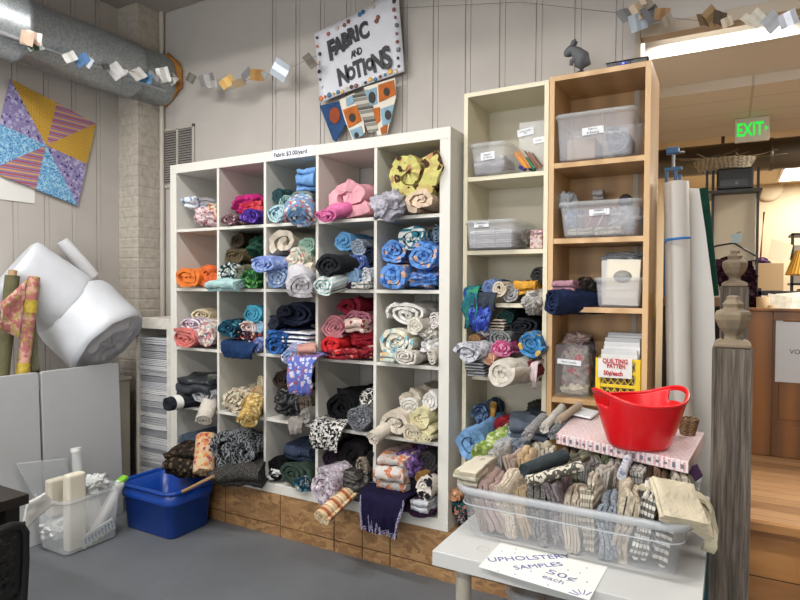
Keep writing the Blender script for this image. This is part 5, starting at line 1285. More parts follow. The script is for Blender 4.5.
MB().box(2.54, 2.60, .1090, .1100, Z0 + 2.034, Z0 + 2.046).build('display_window', plain('dark_blue_window', '#10104a', .2), rt)

# ================================================================== WHITE TABLE, BIG BIN, SAMPLES
ZTAB = .62
M_tab = plain('white_table_top', '#bcbdbb', .4, var=.01, scale=3)
wt = thing('table', 'white laminate table in the right foreground carrying the sample bin', 'table', (2.58, -.6, 0))
MB().box(2.248, 2.915, -.985, -.205, ZTAB - .042, ZTAB).build('tabletop', M_tab, wt, .002)
M_leg = plain('pale_grey_leg', '#a09a8e', .5)
for x in (2.318, 2.86):
    for y in (-.925, -.265): MB().lathe([(.022, 0), (.022, ZTAB - .042)], (x, y, 0), 20).build('leg', M_leg, wt)
ring = MB(); c = I(483, 549, 2, ZTAB); ring.lathe([(.016, .0002), (.016, .0006), (.0185, .0006), (.0185, .0002)], (c.x, c.y, ZTAB), 28); ring.build('stain_ring', plain('coffee_stain', '#b9b29f', .5), wt)

sn = thing('paper_sign', 'white paper sign UPHOLSTERY SAMPLES 50 cents each lying at the table front', 'sign', (2.54, -.93, ZTAB))
mb = MB(); mb.prism([(2.397, -1.014, ZTAB + .0008), (2.684, -1.042, ZTAB + .0008), (2.692, -.845, ZTAB + .0008), (2.398, -.842, ZTAB + .0008)], (0, 0, .0007)); snp = mb.build('paper', M_paper, sn)
M_pen = plain('blue_pen', '#4a4f8f', .6); M_pen2 = plain('grey_pen', '#6b6f96', .6)
ztx = ZTAB + .0018
def flat_text(tx, a, b, size, xs=1.0, mat=M_pen, bold=.0):
    A = I(*a, 2, ztx); B = I(*b, 2, ztx); d = (B - A); m = frame((A + B) / 2, d, (-d.y, d.x, 0))
    o = text_mesh(tx, size, 'lettering', mat, m, None, bold=bold, depth=.0003)
    w = max((Vector((v.co.x, v.co.y, 0)) - A).dot(d.normalized()) for v in o.data.vertices) - min((Vector((v.co.x, v.co.y, 0)) - A).dot(d.normalized()) for v in o.data.vertices)
    bpy.data.objects.remove(o)
    text_mesh(tx, size, 'lettering', mat, m @ Matrix.Diagonal((d.length / w, 1, 1, 1)), snp, bold=bold, depth=.0003)
flat_text('UPHOLSTERY', (488, 560), (570, 556), .034, bold=.0)
flat_text('SAMPLES', (514, 568), (562, 564), .030, bold=.0)
flat_text('50\u00a2', (547, 571), (576, 580), .036, mat=M_pen2)
flat_text('each', (543, 576), (564, 583), .028, mat=M_pen2)
for px, py in ((502, 551), (516, 549), (515, 553), (498, 571), (531, 571), (515, 574), (568, 570), (587, 568), (587, 582), (548, 585), (580, 573)):
    p = I(px, py, 2, ztx); MB().lathe([(.0022, -.0004), (.0022, .0002), (0, .0002)], tuple(p), 10).build('dot', M_pen2, sn)
st_ = MB()
for k in range(5):
    p = I(583, 597, 2, ztx); a = 1.2 + k * .45; q = p + Vector((.035 * math.cos(a), .035 * math.sin(a), 0)); st_.tube([p.lerp(q, .35), q], .0012, 5)
st_.build('star_mark', M_pen, sn)

M_big = plastic('bin_plastic', '#d5d8dc', .15, .12)
bb = thing('storage_bin', 'large clear plastic bin of upholstery samples on the white table', 'bin', (2.57, -.6, ZTAB))
container(bb, 2.288, 2.855, -.835, -.385, ZTAB + .001, ZTAB + .150, .026, .004, .012, .03, M_big, plastic('bin_rim_plastic', '#cdd3d8', .42, .2))
for dz in (.095,): 
    o_ = .026 * dz / .15; L = rrect(2.288 - o_, 2.855 + o_, -.835 - o_, -.385 + o_, ZTAB + dz, .04); MB().tube(L + [L[0]], .0025, 6).build('ridge', plastic('bin_rim_plastic', '#cdd3d8', .42, .2), bb)

SAMP = []
def sample(x, y, w, h, n, L, tilt, yaw, mat, label, lean=0, name='fabric_sample', z=ZTAB + .012):
    pts, lay = serp(h / 2, w / 2, n); pts = [(p[1], p[0]) for p in pts]
    SEED[0] += 1
    o = sheet(name, pts, lay * .8, L, mat, seed=SEED[0], R=.05, a1=.34, a2=.09, nseg=8)
    o.location = (x, y, z + h / 2); o.rotation_euler = Euler((math.radians(lean), math.radians(tilt), math.radians(yaw)))
    tag(o, label, 'fabric', 'upholstery samples in the clear bin'); SAMP.append(o); return o
ordn = ['first', 'second', 'third', 'fourth', 'fifth', 'sixth', 'seventh', 'eighth', 'ninth', 'tenth', 'eleventh', 'twelfth']
front = [('taupe', 'plain', '#8f7d70', None), ('pale mauve', 'plain', '#a88f88', None), ('cream woven', 'tweed', '#bfae98', '#d8ccb8'), ('tan', 'plain', '#b59d7a', None), ('charcoal', 'tweed', '#5b5753', '#8a8680'), ('grey mauve patterned', 'paisley', '#6d6468', '#8f868a'), ('pale sand', 'plain', '#beb29e', None), ('cream striped', 'stripez', '#c9c0ae', '#8f8878'), ('slate blue ribbed', 'tweed', '#6a7480', '#98a2ac'), ('beige damask', 'paisley', '#a89a84', '#c6baa4'), ('grey and white zigzag', 'stripez', '#d6d2c8', '#6e6a64'), ('black and cream striped', 'stripez', '#3d3a36', '#cfc8ba')]
rq = random.Random(31); x = 2.312
for i, (nm, pat, c1, c2) in enumerate(front):
    w = rq.choice((.036, .043, .05)); f = fab(pat, c1, c2, None, 1.6) if c2 and pat in ('paisley', 'stripez') else fab(pat, c1, c2 or None) if c2 else fab(pat, c1)
    sample(x, -.815, w, .150 + rq.uniform(-.018, .03), rq.choice((3, 4, 5)), .15, (-16 + i * 2.2) + rq.uniform(-7, 7), rq.uniform(-6, 10), f, f'{nm} folded upholstery sample, {ordn[i]} from left at the front of the bin', lean=rq.uniform(-4, 4)); x += .0462
midr = [('dove grey', 'tweed', '#8d8b88', '#b4b2ae'), ('pinkish beige', 'plain', '#b09a8c', None), ('light tan', 'plain', '#bda27c', None), ('violet grey floral', 'floral', '#6f6878', '#9c94a4'), ('dark slate', 'plain', '#3f464d', None), ('olive grey striped', 'stripez', '#8f9078', '#5e5f4e'), ('mid grey', 'plain', '#7d7b78', None), ('stone white', 'plain', '#c4beb2', None), ('brown grey', 'tweed', '#6b6057', '#94897e'), ('white lattice', 'check', '#c9c6be', '#8a8880'), ('mocha', 'plain', '#6f5643', None), ('ivory', 'plain', '#cfc6b4', None)]
x = 2.318
for i, (nm, pat, c1, c2) in enumerate(midr):
    f = fab(pat, c1, c2, None, 1.6) if c2 and pat in ('paisley', 'stripez', 'floral', 'check') else fab(pat, c1, c2) if c2 else fab(pat, c1)
    sample(x, -.635, rq.choice((.036, .042, .048)), .178 + rq.uniform(-.01, .016), rq.choice((3, 4, 5)), .14, (-16 + i * 2.4) + rq.uniform(-6, 6), rq.uniform(-6, 8), f, f'{nm} folded upholstery sample, {ordn[i]} from left in the middle of the bin'); x += .0462
rear = [('blue grey', 'plain', '#77808c', None), ('cream', 'plain', '#c9bfa8', None), ('dusty brown', 'plain', '#8a7566', None), ('sage green leafy', 'camo', '#9a9c80', '#7a7f62'), ('light grey', 'tweed', '#a4a3a0', '#c6c5c2'), ('graphite', 'plain', '#4b4b4d', None)]
x = 2.33
for i, (nm, pat, c1, c2) in enumerate(rear):
    f = fab(pat, c1, c2, None, 1.4) if c2 and pat == 'camo' else fab(pat, c1, c2) if c2 else fab(pat, c1)
    sample(x, -.485, .075, .180, 5, .085, (-12 + i * 4), 3, f, f'{nm} folded upholstery sample, {ordn[i]} from left at the back of the clear bin'); x += .093
# pieces lying on top
def tubeob(name, a, b, r, mat, label, turns=3.2, sq=1.0):
    a = Vector(a); b = Vector(b); d = b - a; pts, pit = spiral(r, r * sq, turns, a0=.7, core=.2); SEED[0] += 1
    o = sheet(name, pts, pit * .85, d.length, mat, seed=SEED[0], R=r, a1=.12, a2=.04, nseg=10, a3=.05)
    o.location = a; o.rotation_euler = Euler((math.asin(d.z / d.length), 0, math.atan2(-d.x, d.y))); tag(o, label, 'fabric'); return o
tubeob('fabric_roll', (2.452, -.80, .822), (2.535, -.67, .848), .026, fab('plain', '#3a4347'), 'dark slate roll lying across the middle of the sample bin', 2.5)
tubeob('fabric_roll', (2.478, -.85, .812), (2.60, -.75, .845), .024, fab('paisley', '#cfc9b8', '#55534c', None, 1.5), 'cream roll with dark palm leaf print at the front of the sample bin', 2.5, .8)
tubeob('fabric_roll', (2.395, -.395, .855), (2.385, -.10, .875), .020, fab('plain', '#c9c4bc'), 'white roll lying behind the sample bin, left of the flat box')
tubeob('fabric_roll', (2.432, -.42, .845), (2.43, -.14, .868), .020, fab('tweed', '#5b6066', c2='#868b90'), 'dark grey roll lying between the white roll and the flat box')
tubeob('fabric_roll', (2.355, -.47, .842), (2.345, -.22, .855), .022, fab('tweed', '#7c7c7e', c2='#a8a8a8'), 'mid grey roll lying at the back left corner of the sample bin')
tubeob('fabric_roll', (2.43, -.34, .875), (2.455, -.10, .895), .015, fab('plain', '#b5a48e'), 'narrow beige roll lying against the flat box')
tubeob('fabric_roll', (2.70, -.70, .822), (2.70, -.57, .835), .016, fab('floral', '#cdd3de', '#8d96ac', None, 2), 'white roll with blue print standing before the flat box')
cloth('foldf', (455, 470, 476, 488), -.83, .20, fab('stripez', '#c9c2ae', '#9a947c', None, 1.6), 'cream cloth fold hanging over the left rim of the sample bin', turns=3)
q_ = tubeob('fabric_roll', I(488, 441, 1, .05), I(494, 404, 1, .20), .021, fab('camo', '#b48a3a', '#8a6426', None, 1.2), 'mustard roll standing up in the lowest bookcase pile', 2.6); q_['group'] = 'fabric pieces in the cream bookcase'
# cream squares at the right end
def tilt_stack(loc, rx, ry, h, n, rot, mat, label, name='folded_fabric'):
    pts, lay = serp(rx, h / 2, n); SEED[0] += 1
    o = sheet(name, pts, lay * .78, 2 * ry, mat, seed=SEED[0], R=.06, a1=.10, a2=.03, nseg=8)
    for v in o.data.vertices: v.co.y -= ry
    o.location = loc; o.rotation_euler = Euler([math.radians(q) for q in rot]); tag(o, label, 'fabric'); return o
tilt_stack((2.852, -.80, .806), .058, .062, .026, 4, (30, 12, 28), fab('plain', '#cfc3a8'), 'cream folded cloth square on top at the right end of the sample bin')
tilt_stack((2.880, -.765, .780), .052, .065, .022, 4, (26, 30, 22), fab('plain', '#c3b79e'), 'beige folded cloth under the cream square at the right end')
o = cloth('drape', (688, 492, 704, 545), -.72, .2, fab('plain', '#cfc6a6'), 'cream cloth end hanging over the right rim of the sample bin'); o.location = (2.915, -.71, .735); o.rotation_euler = (0, 0, PI / 2)

# flat box, red tub, little basket
def text_box_mat():
    t = NT('pink_print_card'); tc_ = t.add('ShaderNodeTexCoord'); mp = t.add('ShaderNodeMapping'); mp.inputs['Rotation'].default_value = (0, 0, -.33); t.link(tc_.outputs['Object'], mp.inputs[0])
    b = t.add('ShaderNodeTexBrick'); b.inputs['Scale'].default_value = 1; b.inputs['Brick Width'].default_value = .034; b.inputs['Row Height'].default_value = .0088; b.inputs['Mortar Size'].default_value = .0022; b.inputs['Mortar Smooth'].default_value = 0
    t.link(mp.outputs[0], b.inputs['Vector']); n = t.noise(mp.outputs[0], 260, 2, .7); n2 = t.noise(mp.outputs[0], 20, 2)
    fac = t.math('MULTIPLY', t.math('SUBTRACT', 1, b.outputs['Fac']), t.math('GREATER_THAN', n, .47))
    t.base(t.mix(fac, '#d8cfcf', t.ramp(n2, ((.4, '#c58a92'), (.6, '#b9747c'))))); t.b.inputs['Roughness'].default_value = .4; return t.m
fbx = thing('flat_box', 'flat white and pink printed box lying across the sample bin under the red tub', 'box', (2.66, -.33, .83))
BXC = [Vector((2.458, -.466, 0)), Vector((2.866, -.606, 0)), Vector((2.893, -.20, 0)), Vector((2.440, -.058, 0))]
mb = MB(); mb.prism([v + Vector((0, 0, .828)) for v in BXC], (0, 0, .034)); mb.build('box_body', text_box_mat(), fbx, .002)
e0, e1 = BXC[0], BXC[1]; dd_ = (e1 - e0).normalized(); nn = Vector((dd_.y, -dd_.x, 0)); mb = MB(); k = 0; w = .012
while (k + 1) * w < (e1 - e0).length:
    if k % 2 == 0:
        a = e0 + dd_ * (k * w + .002) + nn * .0006; bq = a + dd_ * (w * .8); hh = .006 + .012 * ((k * 7) % 5) / 5
        mb.prism([(a.x, a.y, .845 - hh / 2), (bq.x, bq.y, .845 - hh / 2), (bq.x, bq.y, .845 + hh / 2), (a.x, a.y, .845 + hh / 2)], nn * .0004)
    k += 1
mb.build('edge_print', plain('edge_ink', '#6d6a76', .5), fbx)
mb = MB(); mb.prism([(2.884, -.575, .800), (2.900, -.53, .806), (2.884, -.50, .8275), (2.858, -.56, .8275)], (0, 0, .004)); o = mb.build('cloth_corner', fab('plain', '#4a2f52'), origin=(2.9, -.57, .8)); tag(o, 'dark purple cloth corner sticking out below the flat box', 'fabric')

def red_tub():
    t = thing('tub', 'bright red oval plastic tub with a handle hole standing on the flat box', 'tub', (2.722, -.50, .863))
    N, Mh = 72, 16; ax, bx_ = .143, .120; yaw = math.radians(40); zb = .8635; mb = MB(); vs = []; fs = []
    for j in range(Mh + 1):
        f = j / Mh
        for k in range(N):
            a = 2 * PI * k / N; c, s_ = math.cos(a), math.sin(a)
            top = .140 + .036 * max(0, c * c) ** 1.6; kf = .63 + .37 * f ** .85
            if f < .06: kf *= .965
            x, y = ax * kf * c, bx_ * kf * s_
            vs.append(Vector((2.722 + x * math.cos(yaw) - y * math.sin(yaw), -.495 + x * math.sin(yaw) + y * math.cos(yaw), zb + .002 + top * f)))
    def hole(j, k):
        a = (2 * PI * (k + .5) / N + PI) % (2 * PI) - PI
        return Mh * .74 < j < Mh * .90 and (abs(a) < .36 or abs(abs(a) - PI) < .36)
    for j in range(Mh):
        for k in range(N):
            if not hole(j, k): fs.append((j * N + k, j * N + (k + 1) % N, (j + 1) * N + (k + 1) % N, (j + 1) * N + k))
    fs.append(tuple(range(N))[::-1]); mb.add(vs, fs, smooth=True)
    M_r = plain('red_plastic', '#d3121d', .3)
    o = mb.build('body', M_r, t); sm = o.modifiers.new('solid', 'SOLIDIFY'); sm.thickness = .004; sm.offset = 0
    rim = [vs[Mh * N + k] for k in range(N)]; MB().tube(rim + [rim[0]], .005, 8, cap=False).build('rim', M_r, t)
red_tub()
bs = thing('basket', 'small brown wicker basket at the back right corner of the flat box', 'basket', (2.848, -.25, .8625))
wk = MB(); M_wick = wood('wicker', '#5e4630', '#8f7450', 30, (1, 1, 1), .7, 12); cB = Vector((2.845, -.262, .8625))
for j in range(9):
    r = .021 + .0014 * j; L = [cB + Vector((r * math.cos(2 * PI * k / 24), r * math.sin(2 * PI * k / 24), .004 + j * .0062 + .0016 * (1 if (k + j) % 2 else -1))) for k in range(25)]; wk.tube(L, .0034, 6, cap=False)
wk.build('weave', M_wick, bs); wk = MB(); wk.lathe([(0, 0), (.022, 0), (.022, .003), (0, .003)], tuple(cB), 20); wk.build('base', M_wick, bs)
o = cloth_panel('white_sheet', [(2.43, -.19, .872), (2.52, -.215, .868), (2.53, -.09, .872), (2.45, -.06, .875)], plain('white_foam_sheet', '#d2d4d6', .6), 'white foam sheet lying on the flat box behind the red tub', 3, amp=.002); o['category'] = 'sheet'

# below and behind the table
ub = thing('storage_bin', 'milky plastic bin with wrapped goods under the white table', 'bin', (2.62, -.5, 0))
container(ub, 2.40, 2.80, -.74, -.32, 0, .44, .02, .004, .01, .03, plastic('milky_plastic', '#c2c6cc', .6, .3), M_rimc)
tt = thing('storage_tub', 'teal plastic tub with a pale lid behind the table next to the newel post', 'tub', (2.80, -.05, 0))
M_teal = plain('teal_plastic', '#2c6a80', .4)
container(tt, 2.70, 2.92, -.17, .06, 0, .53, .014, .004, .004, .02, M_teal, M_teal)
L = lambda o, z: rrect(2.684 - o, 2.936 + o, -.186 - o, .076 + o, z, .025)
MB().loops([L(0, .531), L(.004, .535), L(.004, .552), L(0, .556), L(-.02, .566)], cap0=True, cap1=True).build('lid', plain('pale_lid', '#b5bcc2', .4), tt)

# ================================================================== TALL ROLLS, POSTS, RAIL
vr = thing('vinyl_roll', 'tall white vinyl roll with blue tape leaning beside the birch bookcase', 'roll', (2.80, .30, .231))
pts, pit = spiral(.062, .062, 2.2, core=.45, a0=PI * .2)
o = sheet('roll', pts, .006, 1.565, plain('white_vinyl', '#cbc8c2', .45), seed=41, R=.06, a1=.03, a2=.004, nseg=14); o.parent = vr
o.rotation_euler = Euler((math.radians(90 - .5), 0, math.radians(0))); o.location = (0, 0, 0)
vr.rotation_euler = (0, math.radians(-1.6), 0); vr.location = (2.798, .27, .232)
tp = MB(); P = [I(670, 241, 1, .205), I(690, 238, 1, .205), I(690, 243, 1, .205), I(675, 246, 1, .205)]
loops = []
for k in range(9):
    a = math.radians(-135 + 11 * k); loops.append(a)
cxr = 2.798 - .0279 * .985 - .004
vsr = [];
for s_, rr_ in ((0, .0655), (1, .0665)):
    for k in range(9):
        a = math.radians(-130 + 11.5 * k)
        for zz in (1.535 + .012 * (k > 0), 1.557): vsr.append(Vector((cxr + rr_ * math.cos(a), .27 + rr_ * math.sin(a), zz + .008 * k / 8)))
fs = []
for s_ in (0, 18):
    for k in range(8): fs.append((s_ + 2 * k, s_ + 2 * k + 2, s_ + 2 * k + 3, s_ + 2 * k + 1))
for k in range(8): fs += [(2 * k, 2 * k + 2, 2 * k + 20, 2 * k + 18), (2 * k + 1, 2 * k + 3, 2 * k + 21, 2 * k + 19)]
tp.add(vsr, fs, smooth=True); tape = tp.build('blue_tape', plain('blue_tape', '#1f6fb8', .5)); 
tape.parent = vr; tape.matrix_parent_inverse = Matrix.LocRotScale(vr.location, Euler((0, math.radians(-1.6), 0)), None).inverted()
def strip(name, pts, wdir, w, mat, label, cat, th=.004):
    mb = MB(); wd = Vector(wdir).normalized() * w / 2; lo = []
    nd = Vector((-wd.y, wd.x, 0)).normalized() * th
    for p in pts: p = Vector(p); lo.append([p - wd, p + wd, p + wd + nd, p - wd + nd])
    mb.loops(lo, cap0=True, cap1=True); o = mb.build(name, mat, origin=tuple(pts[0])); return tag(o, label, cat)
mb = MB(); mb.prism([(x, .345, z) for x, z in ((2.745, 1.775), (2.800, 1.780), (2.842, 1.775), (2.868, 1.60), (2.905, 1.31), (2.912, 1.1), (2.918, .9), (2.922, .232), (2.745, .232))], (0, .004, 0))
o = mb.build('vinyl_sheet', plain('white_vinyl', '#cbc8c2', .45), origin=(2.83, .345, .232)); tag(o, 'loose white vinyl sheet hanging to the right of the tall roll', 'sheet')
rl = MB(); rl.box(2.70, 2.955, .425, .475, 1.275, 1.315); o = rl.build('stair_rail', wood('rail_wood', '#6b4424', '#8f6238', 5, (.3, 1, 1), .4), bevel=.004, origin=(2.8, .45, 1.29)); tag(o, 'short brown wooden rail between the birch bookcase and the rear newel post', 'rail')
struct('shade_sheet', MB().box(2.70, 2.955, .44, .46, .23, 1.274), plain('unlit_room_shade', '#2b2019', .7))  # dark sheet stands in for the unlit back room below the rail
mb = MB(); m = Matrix.Translation((2.875, .455, 1.317)) @ Matrix.Rotation(math.radians(-6), 4, 'Y'); mb.box(-.045, .047, -.012, .012, 0, .475, m); o = mb.build('fabric_bolt', fab('plain', '#17463a'), bevel=.006, origin=(2.875, .455, 1.317)); tag(o, 'dark green fabric bolt standing on the brown rail behind the white rolls', 'fabric')
bl = thing('clamp_stand', 'blue metal clamp stand rising behind the tall white roll', 'stand', (2.72, .52, .231))
M_bl = plain('blue_enamel', '#1d5c8f', .4)
for x in (2.700, 2.738, 2.756): MB().box(x - .007, x + .007, .513, .527, .231, 1.90 - .03 * (x > 2.75)).build('upright', M_bl, bl, .002)
MB().box(2.692, 2.765, .508, .532, 1.89, 1.905).build('crossbar', M_bl, bl, .002)
MB().tube([(2.728, .52, 1.90), (2.728, .52, 1.985)], .007, 10).build('stem', plain('grey_steel', '#8d9296', .4, .8), bl)
MB().box(2.698, 2.752, .505, .535, 1.965, 1.995).build('clamp_head', M_bl, bl, .005)
MB().tube([(2.745, .52, 1.972), (2.772, .515, 1.970)], .005, 8).build('lever', plain('grey_steel', '#8d9296', .4, .8), bl)

def weathered():
    t = NT('weathered_wood'); v = t.coord((1, 1, .035)); f = t.noise(v, 85, 6, .7); g = t.noise(v, 260, 3, .6)
    s_ = t.math('ADD', t.math('MULTIPLY', f, .65), t.math('MULTIPLY', g, .35))
    t.base(t.ramp(s_, ((.36, '#2a2520'), (.5, '#574e45'), (.66, '#7b7165')))); t.b.inputs['Roughness'].default_value = .8; t.bump(s_, .6, .006); return t.m
M_wood_w = weathered(); M_fin = plain('bare_weathered_wood', '#7a6c58', .7, var=.22, bump=.4, scale=18)
def newel(x, y, z0, ztop, label, s=1.0):
    t = thing('newel_post', label, 'post', (x, y, z0)); w = .051
    mb = MB(); rows = []
    for i in range(24):
        zz = z0 + (ztop - z0) * i / 23; R = []
        for k in range(20):
            a = k / 20 * 4; e = int(a); f = a - e; cs = [(-w, -w), (w, -w), (w, w), (-w, w)]; p = Vector((*cs[e], 0)).lerp(Vector((*cs[(e + 1) % 4], 0)), f)
            d = .0022 * noise.noise(Vector((p.x * 60, p.y * 60, zz * 5)))
            R.append(Vector((x + p.x * (1 + d * 10), y + p.y * (1 + d * 10), zz)))
        rows.append(R)
    mb.loops(rows, cap0=True, cap1=True, smooth=False); mb.build('post_shaft', M_wood_w, t)
    sq = [(0, 0), (.046, 0), (.052, .004), (.052, .012), (.044, .02), (.030, .026)]
    mb = MB(); m = Matrix.Translation((x, y, ztop)) @ Matrix.Rotation(PI / 4, 4, 'Z'); mb.lathe([(r * 1.3, zz) for r, zz in sq], n=4, mat=m); mb.sm = [False] * len(mb.f); mb.build('cap_moulding', M_fin, t, .002)
    pr = [(.026, .022), (.021, .034), (.024, .042), (.038, .058), (.048, .082), (.050, .098), (.046, .106), (.030, .112), (.026, .116), (.028, .124), (.030, .128), (.022, .136), (.018, .142), (.019, .148), (.014, .152), (0, .153)]
    mb = MB(); m = Matrix.Translation((x, y, ztop)) @ Matrix.Rotation(PI / 8, 4, 'Z'); mb.lathe([(r * 1.02, zz) for r, zz in pr], n=8, mat=m); mb.sm = [False] * len(mb.f); mb.build('finial', M_fin, t, .002)
newel(2.970, -.47, 0, 1.180, 'weathered grey newel post with an urn finial in the right foreground')
newel(2.978, .36, .231, 1.360, 'weathered newel post with an urn finial one step higher, behind the front post')

# ================================================================== BACK ROOM
M_pine = wood('varnished_pine', '#5e3a16', '#93602c', 5, (1, 1, .12), .35, 2.2)
wp_ = thing('wooden_partition', 'varnished wooden panelled half wall on the raised floor', 'partition', (3.6, 1.25, .461))
def pan(x0, x1, z0, z1, y, n, d=.012): return MB().box(x0, x1, y, y + d, z0, z1).build(n, M_pine, wp_, .003)
MB().box(2.995, 4.3, 1.262, 1.30, .461, 1.235).build('board', M_pine, wp_)
for x0, x1 in ((2.995, 3.165), (3.72, 3.86), (4.2, 4.3)): pan(x0, x1, .461, 1.235, 1.25, 'stile', .012)
for x0, x1 in ((3.165, 3.72), (3.86, 4.2)):
    pan(x0, x1, 1.185, 1.235, 1.25, 'rail'); pan(x0, x1, .461, .63, 1.25, 'rail')
    MB().box(x0 + .03, x1 - .03, 1.256, 1.264, .66, 1.155).build('panel_field', M_pine, wp_, .004)
MB().box(2.98, 4.31, 1.235, 1.315, 1.235, 1.25).build('top_cap', M_pine, wp_, .003)
nt = thing('notice', 'white paper notice taped to the wooden half wall', 'notice', (3.28, 1.245, 1.0))
mb = MB(); mb.box(3.178, 3.39, 1.2465, 1.2485, .862, 1.18); ntp = mb.build('paper', plain('notice_paper', '#c3c6cc', .5), nt)
text_mesh('VO', .034, 'lettering', M_ink, frame(I(795, 352, 1, 1.2455), (1, 0, 0), (0, 0, 1)), ntp, depth=.0003)
for x in (3.19, 3.37): MB().box(x - .012, x + .02, 1.2455, 1.2468, 1.172, 1.186).build('tape', plain('clear_tape', '#b9bcc0', .3), nt)

ex = thing('exit_sign', 'green lit EXIT sign hanging from the lower ceiling of the back room', 'sign', (3.07, 2.1, 2.40))
e0 = I(735, 120, 1, 1.98); e1 = I(769.5, 139.5, 1, 1.98)
MB().box(e0.x, e1.x, 1.98, 2.005, e1.z, e0.z + .004).build('housing', plain('exit_housing', '#cfc8ba', .4), ex, .003)
MB().box((e0.x + e1.x) / 2 - .03, (e0.x + e1.x) / 2 + .03, 1.98, 2.005, e0.z + .004, max(2.4579, e0.z + .01)).build('bracket', plain('exit_housing', '#cfc8ba', .4), ex)
M_ex = emit('exit_green', '#12d83e', 1.2)
text_mesh('EXIT', .118, 'lettering', M_ex, frame((((e0.x + e1.x) / 2) - .012, 1.9785, (e0.z + e1.z) / 2), (1, 0, 0), (0, 0, 1)) @ Matrix.Diagonal((.62, 1, 1, 1)), ex, bold=.0022, depth=.0008)
text_mesh('>', .05, 'lettering', M_ex, frame((e1.x - .018, 1.9785, (e0.z + e1.z) / 2), (1, 0, 0), (0, 0, 1)) @ Matrix.Diagonal((.7, 1, 1, 1)), ex, bold=.002, depth=.0008)
dk = thing('air_duct', 'dark metal duct crossing the back room below the ceiling', 'duct', (3.6, 2.75, 2.36))
n = 28; loops = [[Vector((x, 2.78 + .115 * math.cos(2 * PI * k / n), 2.36 + .115 * math.sin(2 * PI * k / n))) for k in range(n)] for x in (2.3, 3.2, 3.201, 3.23, 3.231, 4.5, 6.6)]
for i in (2, 3): loops[i] = [Vector((p.x, 2.78 + (p.y - 2.78) * 1.06, 2.36 + (p.z - 2.36) * 1.06)) for p in loops[i]]
MB().loops(loops, cap0=True, cap1=True).build('duct_pipe', plain('dark_metal', '#6e675d', .35, .8), dk)
for x in (2.9, 3.6, 4.6): MB().box(x - .012, x + .012, 2.775, 2.785, 2.47, 2.6195).build('hanger_strap', plain('dark_metal', '#6e675d', .35, .8), dk)
# fluorescent strip above the opening
fx = thing('strip_light', 'bare fluorescent strip light mounted above the opening to the back room', 'lamp', (2.95, .74, 2.60))
MB().box(2.62, 3.17, .70, .80, 2.635, 2.665).build('housing', plain('cream_housing', '#cfc6b2', .5), fx)
MB().tube([(2.63, .74, 2.606), (3.16, .74, 2.606)], .016, 12).build('lamp_tube', emit('strip_tube', '#fff3df', 2.2), fx)
l = bpy.data.lights.new('lamp_light', 'AREA'); l.shape = 'RECTANGLE'; l.size = .5; l.size_y = .06; l.energy = 8; l.color = (1, .96, .90); o = bpy.data.objects.new('lamp_light', l); COL.objects.link(o); o.location = (-.06, -.005, -.025); o.parent = fx
# ceiling panel light in view, then an added one out of view
for px0, py0, px1, py1, lb in ((772, 182, 800, 160, 'bright square ceiling panel light in the back room'),):
    a = I(776, 181, 2, 2.612); 
    t = thing('ceiling_light', lb, 'lamp', (a.x + .4, a.y - .2, 2.61))
    MB().box(a.x, a.x + 1.2, a.y - 1.0, a.y, 2.600, 2.6195).build('frame', plain('light_frame', '#d8d2c4', .5), t)
    MB().box(a.x + .03, a.x + 1.17, a.y - .97, a.y - .03, 2.597, 2.6).build('diffuser', emit('panel_diffuser', '#fff0d8', 5), t)
    l = bpy.data.lights.new('lamp_light', 'AREA'); l.shape = 'RECTANGLE'; l.size = 1.1; l.size_y = .9; l.energy = 42; l.color = (1, .95, .87); o = bpy.data.objects.new('lamp_light', l); COL.objects.link(o); o.location = (.2, -.3, -.03); o.parent = t
t = thing('ceiling_light', 'added unseen fill panel on the back room ceiling, out to the right', 'lamp', (4.3, 1.9, 2.45))  # added lamp: lights the raised floor to bounce onto the beam undersides
MB().box(3.9, 4.5, 1.5, 2.1, 2.44, 2.457).build('frame', plain('light_frame', '#d8d2c4', .5), t); MB().box(3.93, 4.47, 1.53, 2.07, 2.437, 2.44).build('diffuser', emit('panel_diffuser', '#fff0d8', 5), t)
l = bpy.data.lights.new('lamp_light', 'AREA'); l.shape = 'SQUARE'; l.size = .55; l.energy = 70; l.color = (1, .96, .90); o = bpy.data.objects.new('lamp_light', l); COL.objects.link(o); o.location = (-.1, -.1, -.03); o.parent = t
# rack with boa, machine and basket
ry = 1.95
rk2 = thing('garment_rack', 'black metal rack with a white back board in the back room', 'rack', (3.05, ry, .461))
M_bm = plain('black_metal', '#121214', .4)
xs_ = [I(px, 250, 1, ry).x for px in (706, 712, 757)]
zt2 = I(757, 167, 1, ry).z
for x in xs_: MB().box(x - .008, x + .008, ry - .008, ry + .008, .461, zt2).build('upright', M_bm, rk2)
xb0, xb1 = I(713, 250, 1, ry + .03).x, I(755, 250, 1, ry + .03).x
MB().box(xb0, xb1, ry + .012, ry + .022, .6, I(735, 190, 1, ry).z).build('back_board', plain('white_board', '#c7bda9', .6), rk2)
zs = I(730, 190, 1, ry).z; MB().box(xs_[0] - .02, xs_[2] + .02, ry - .12, ry + .25, zs - .03, zs - .015).build('top_shelf', M_bm, rk2)
pm = thing('printer', 'black office machine standing on top of the black rack', 'printer', (3.05, ry, zs))
p0, p1 = I(716.5, 188, 1, ry - .1), I(754, 166, 1, ry - .1)
mb = MB().box(p0.x, p1.x, ry - .1, ry + .18, zs - .014, p1.z); mb.build('case', M_bm, pm, .012); MB().box(p0.x + .02, p1.x - .03, ry - .103, ry - .0995, zs + .01, zs + .05).build('front_panel', plain('dark_grey_panel', '#2a2a2c', .3), pm)
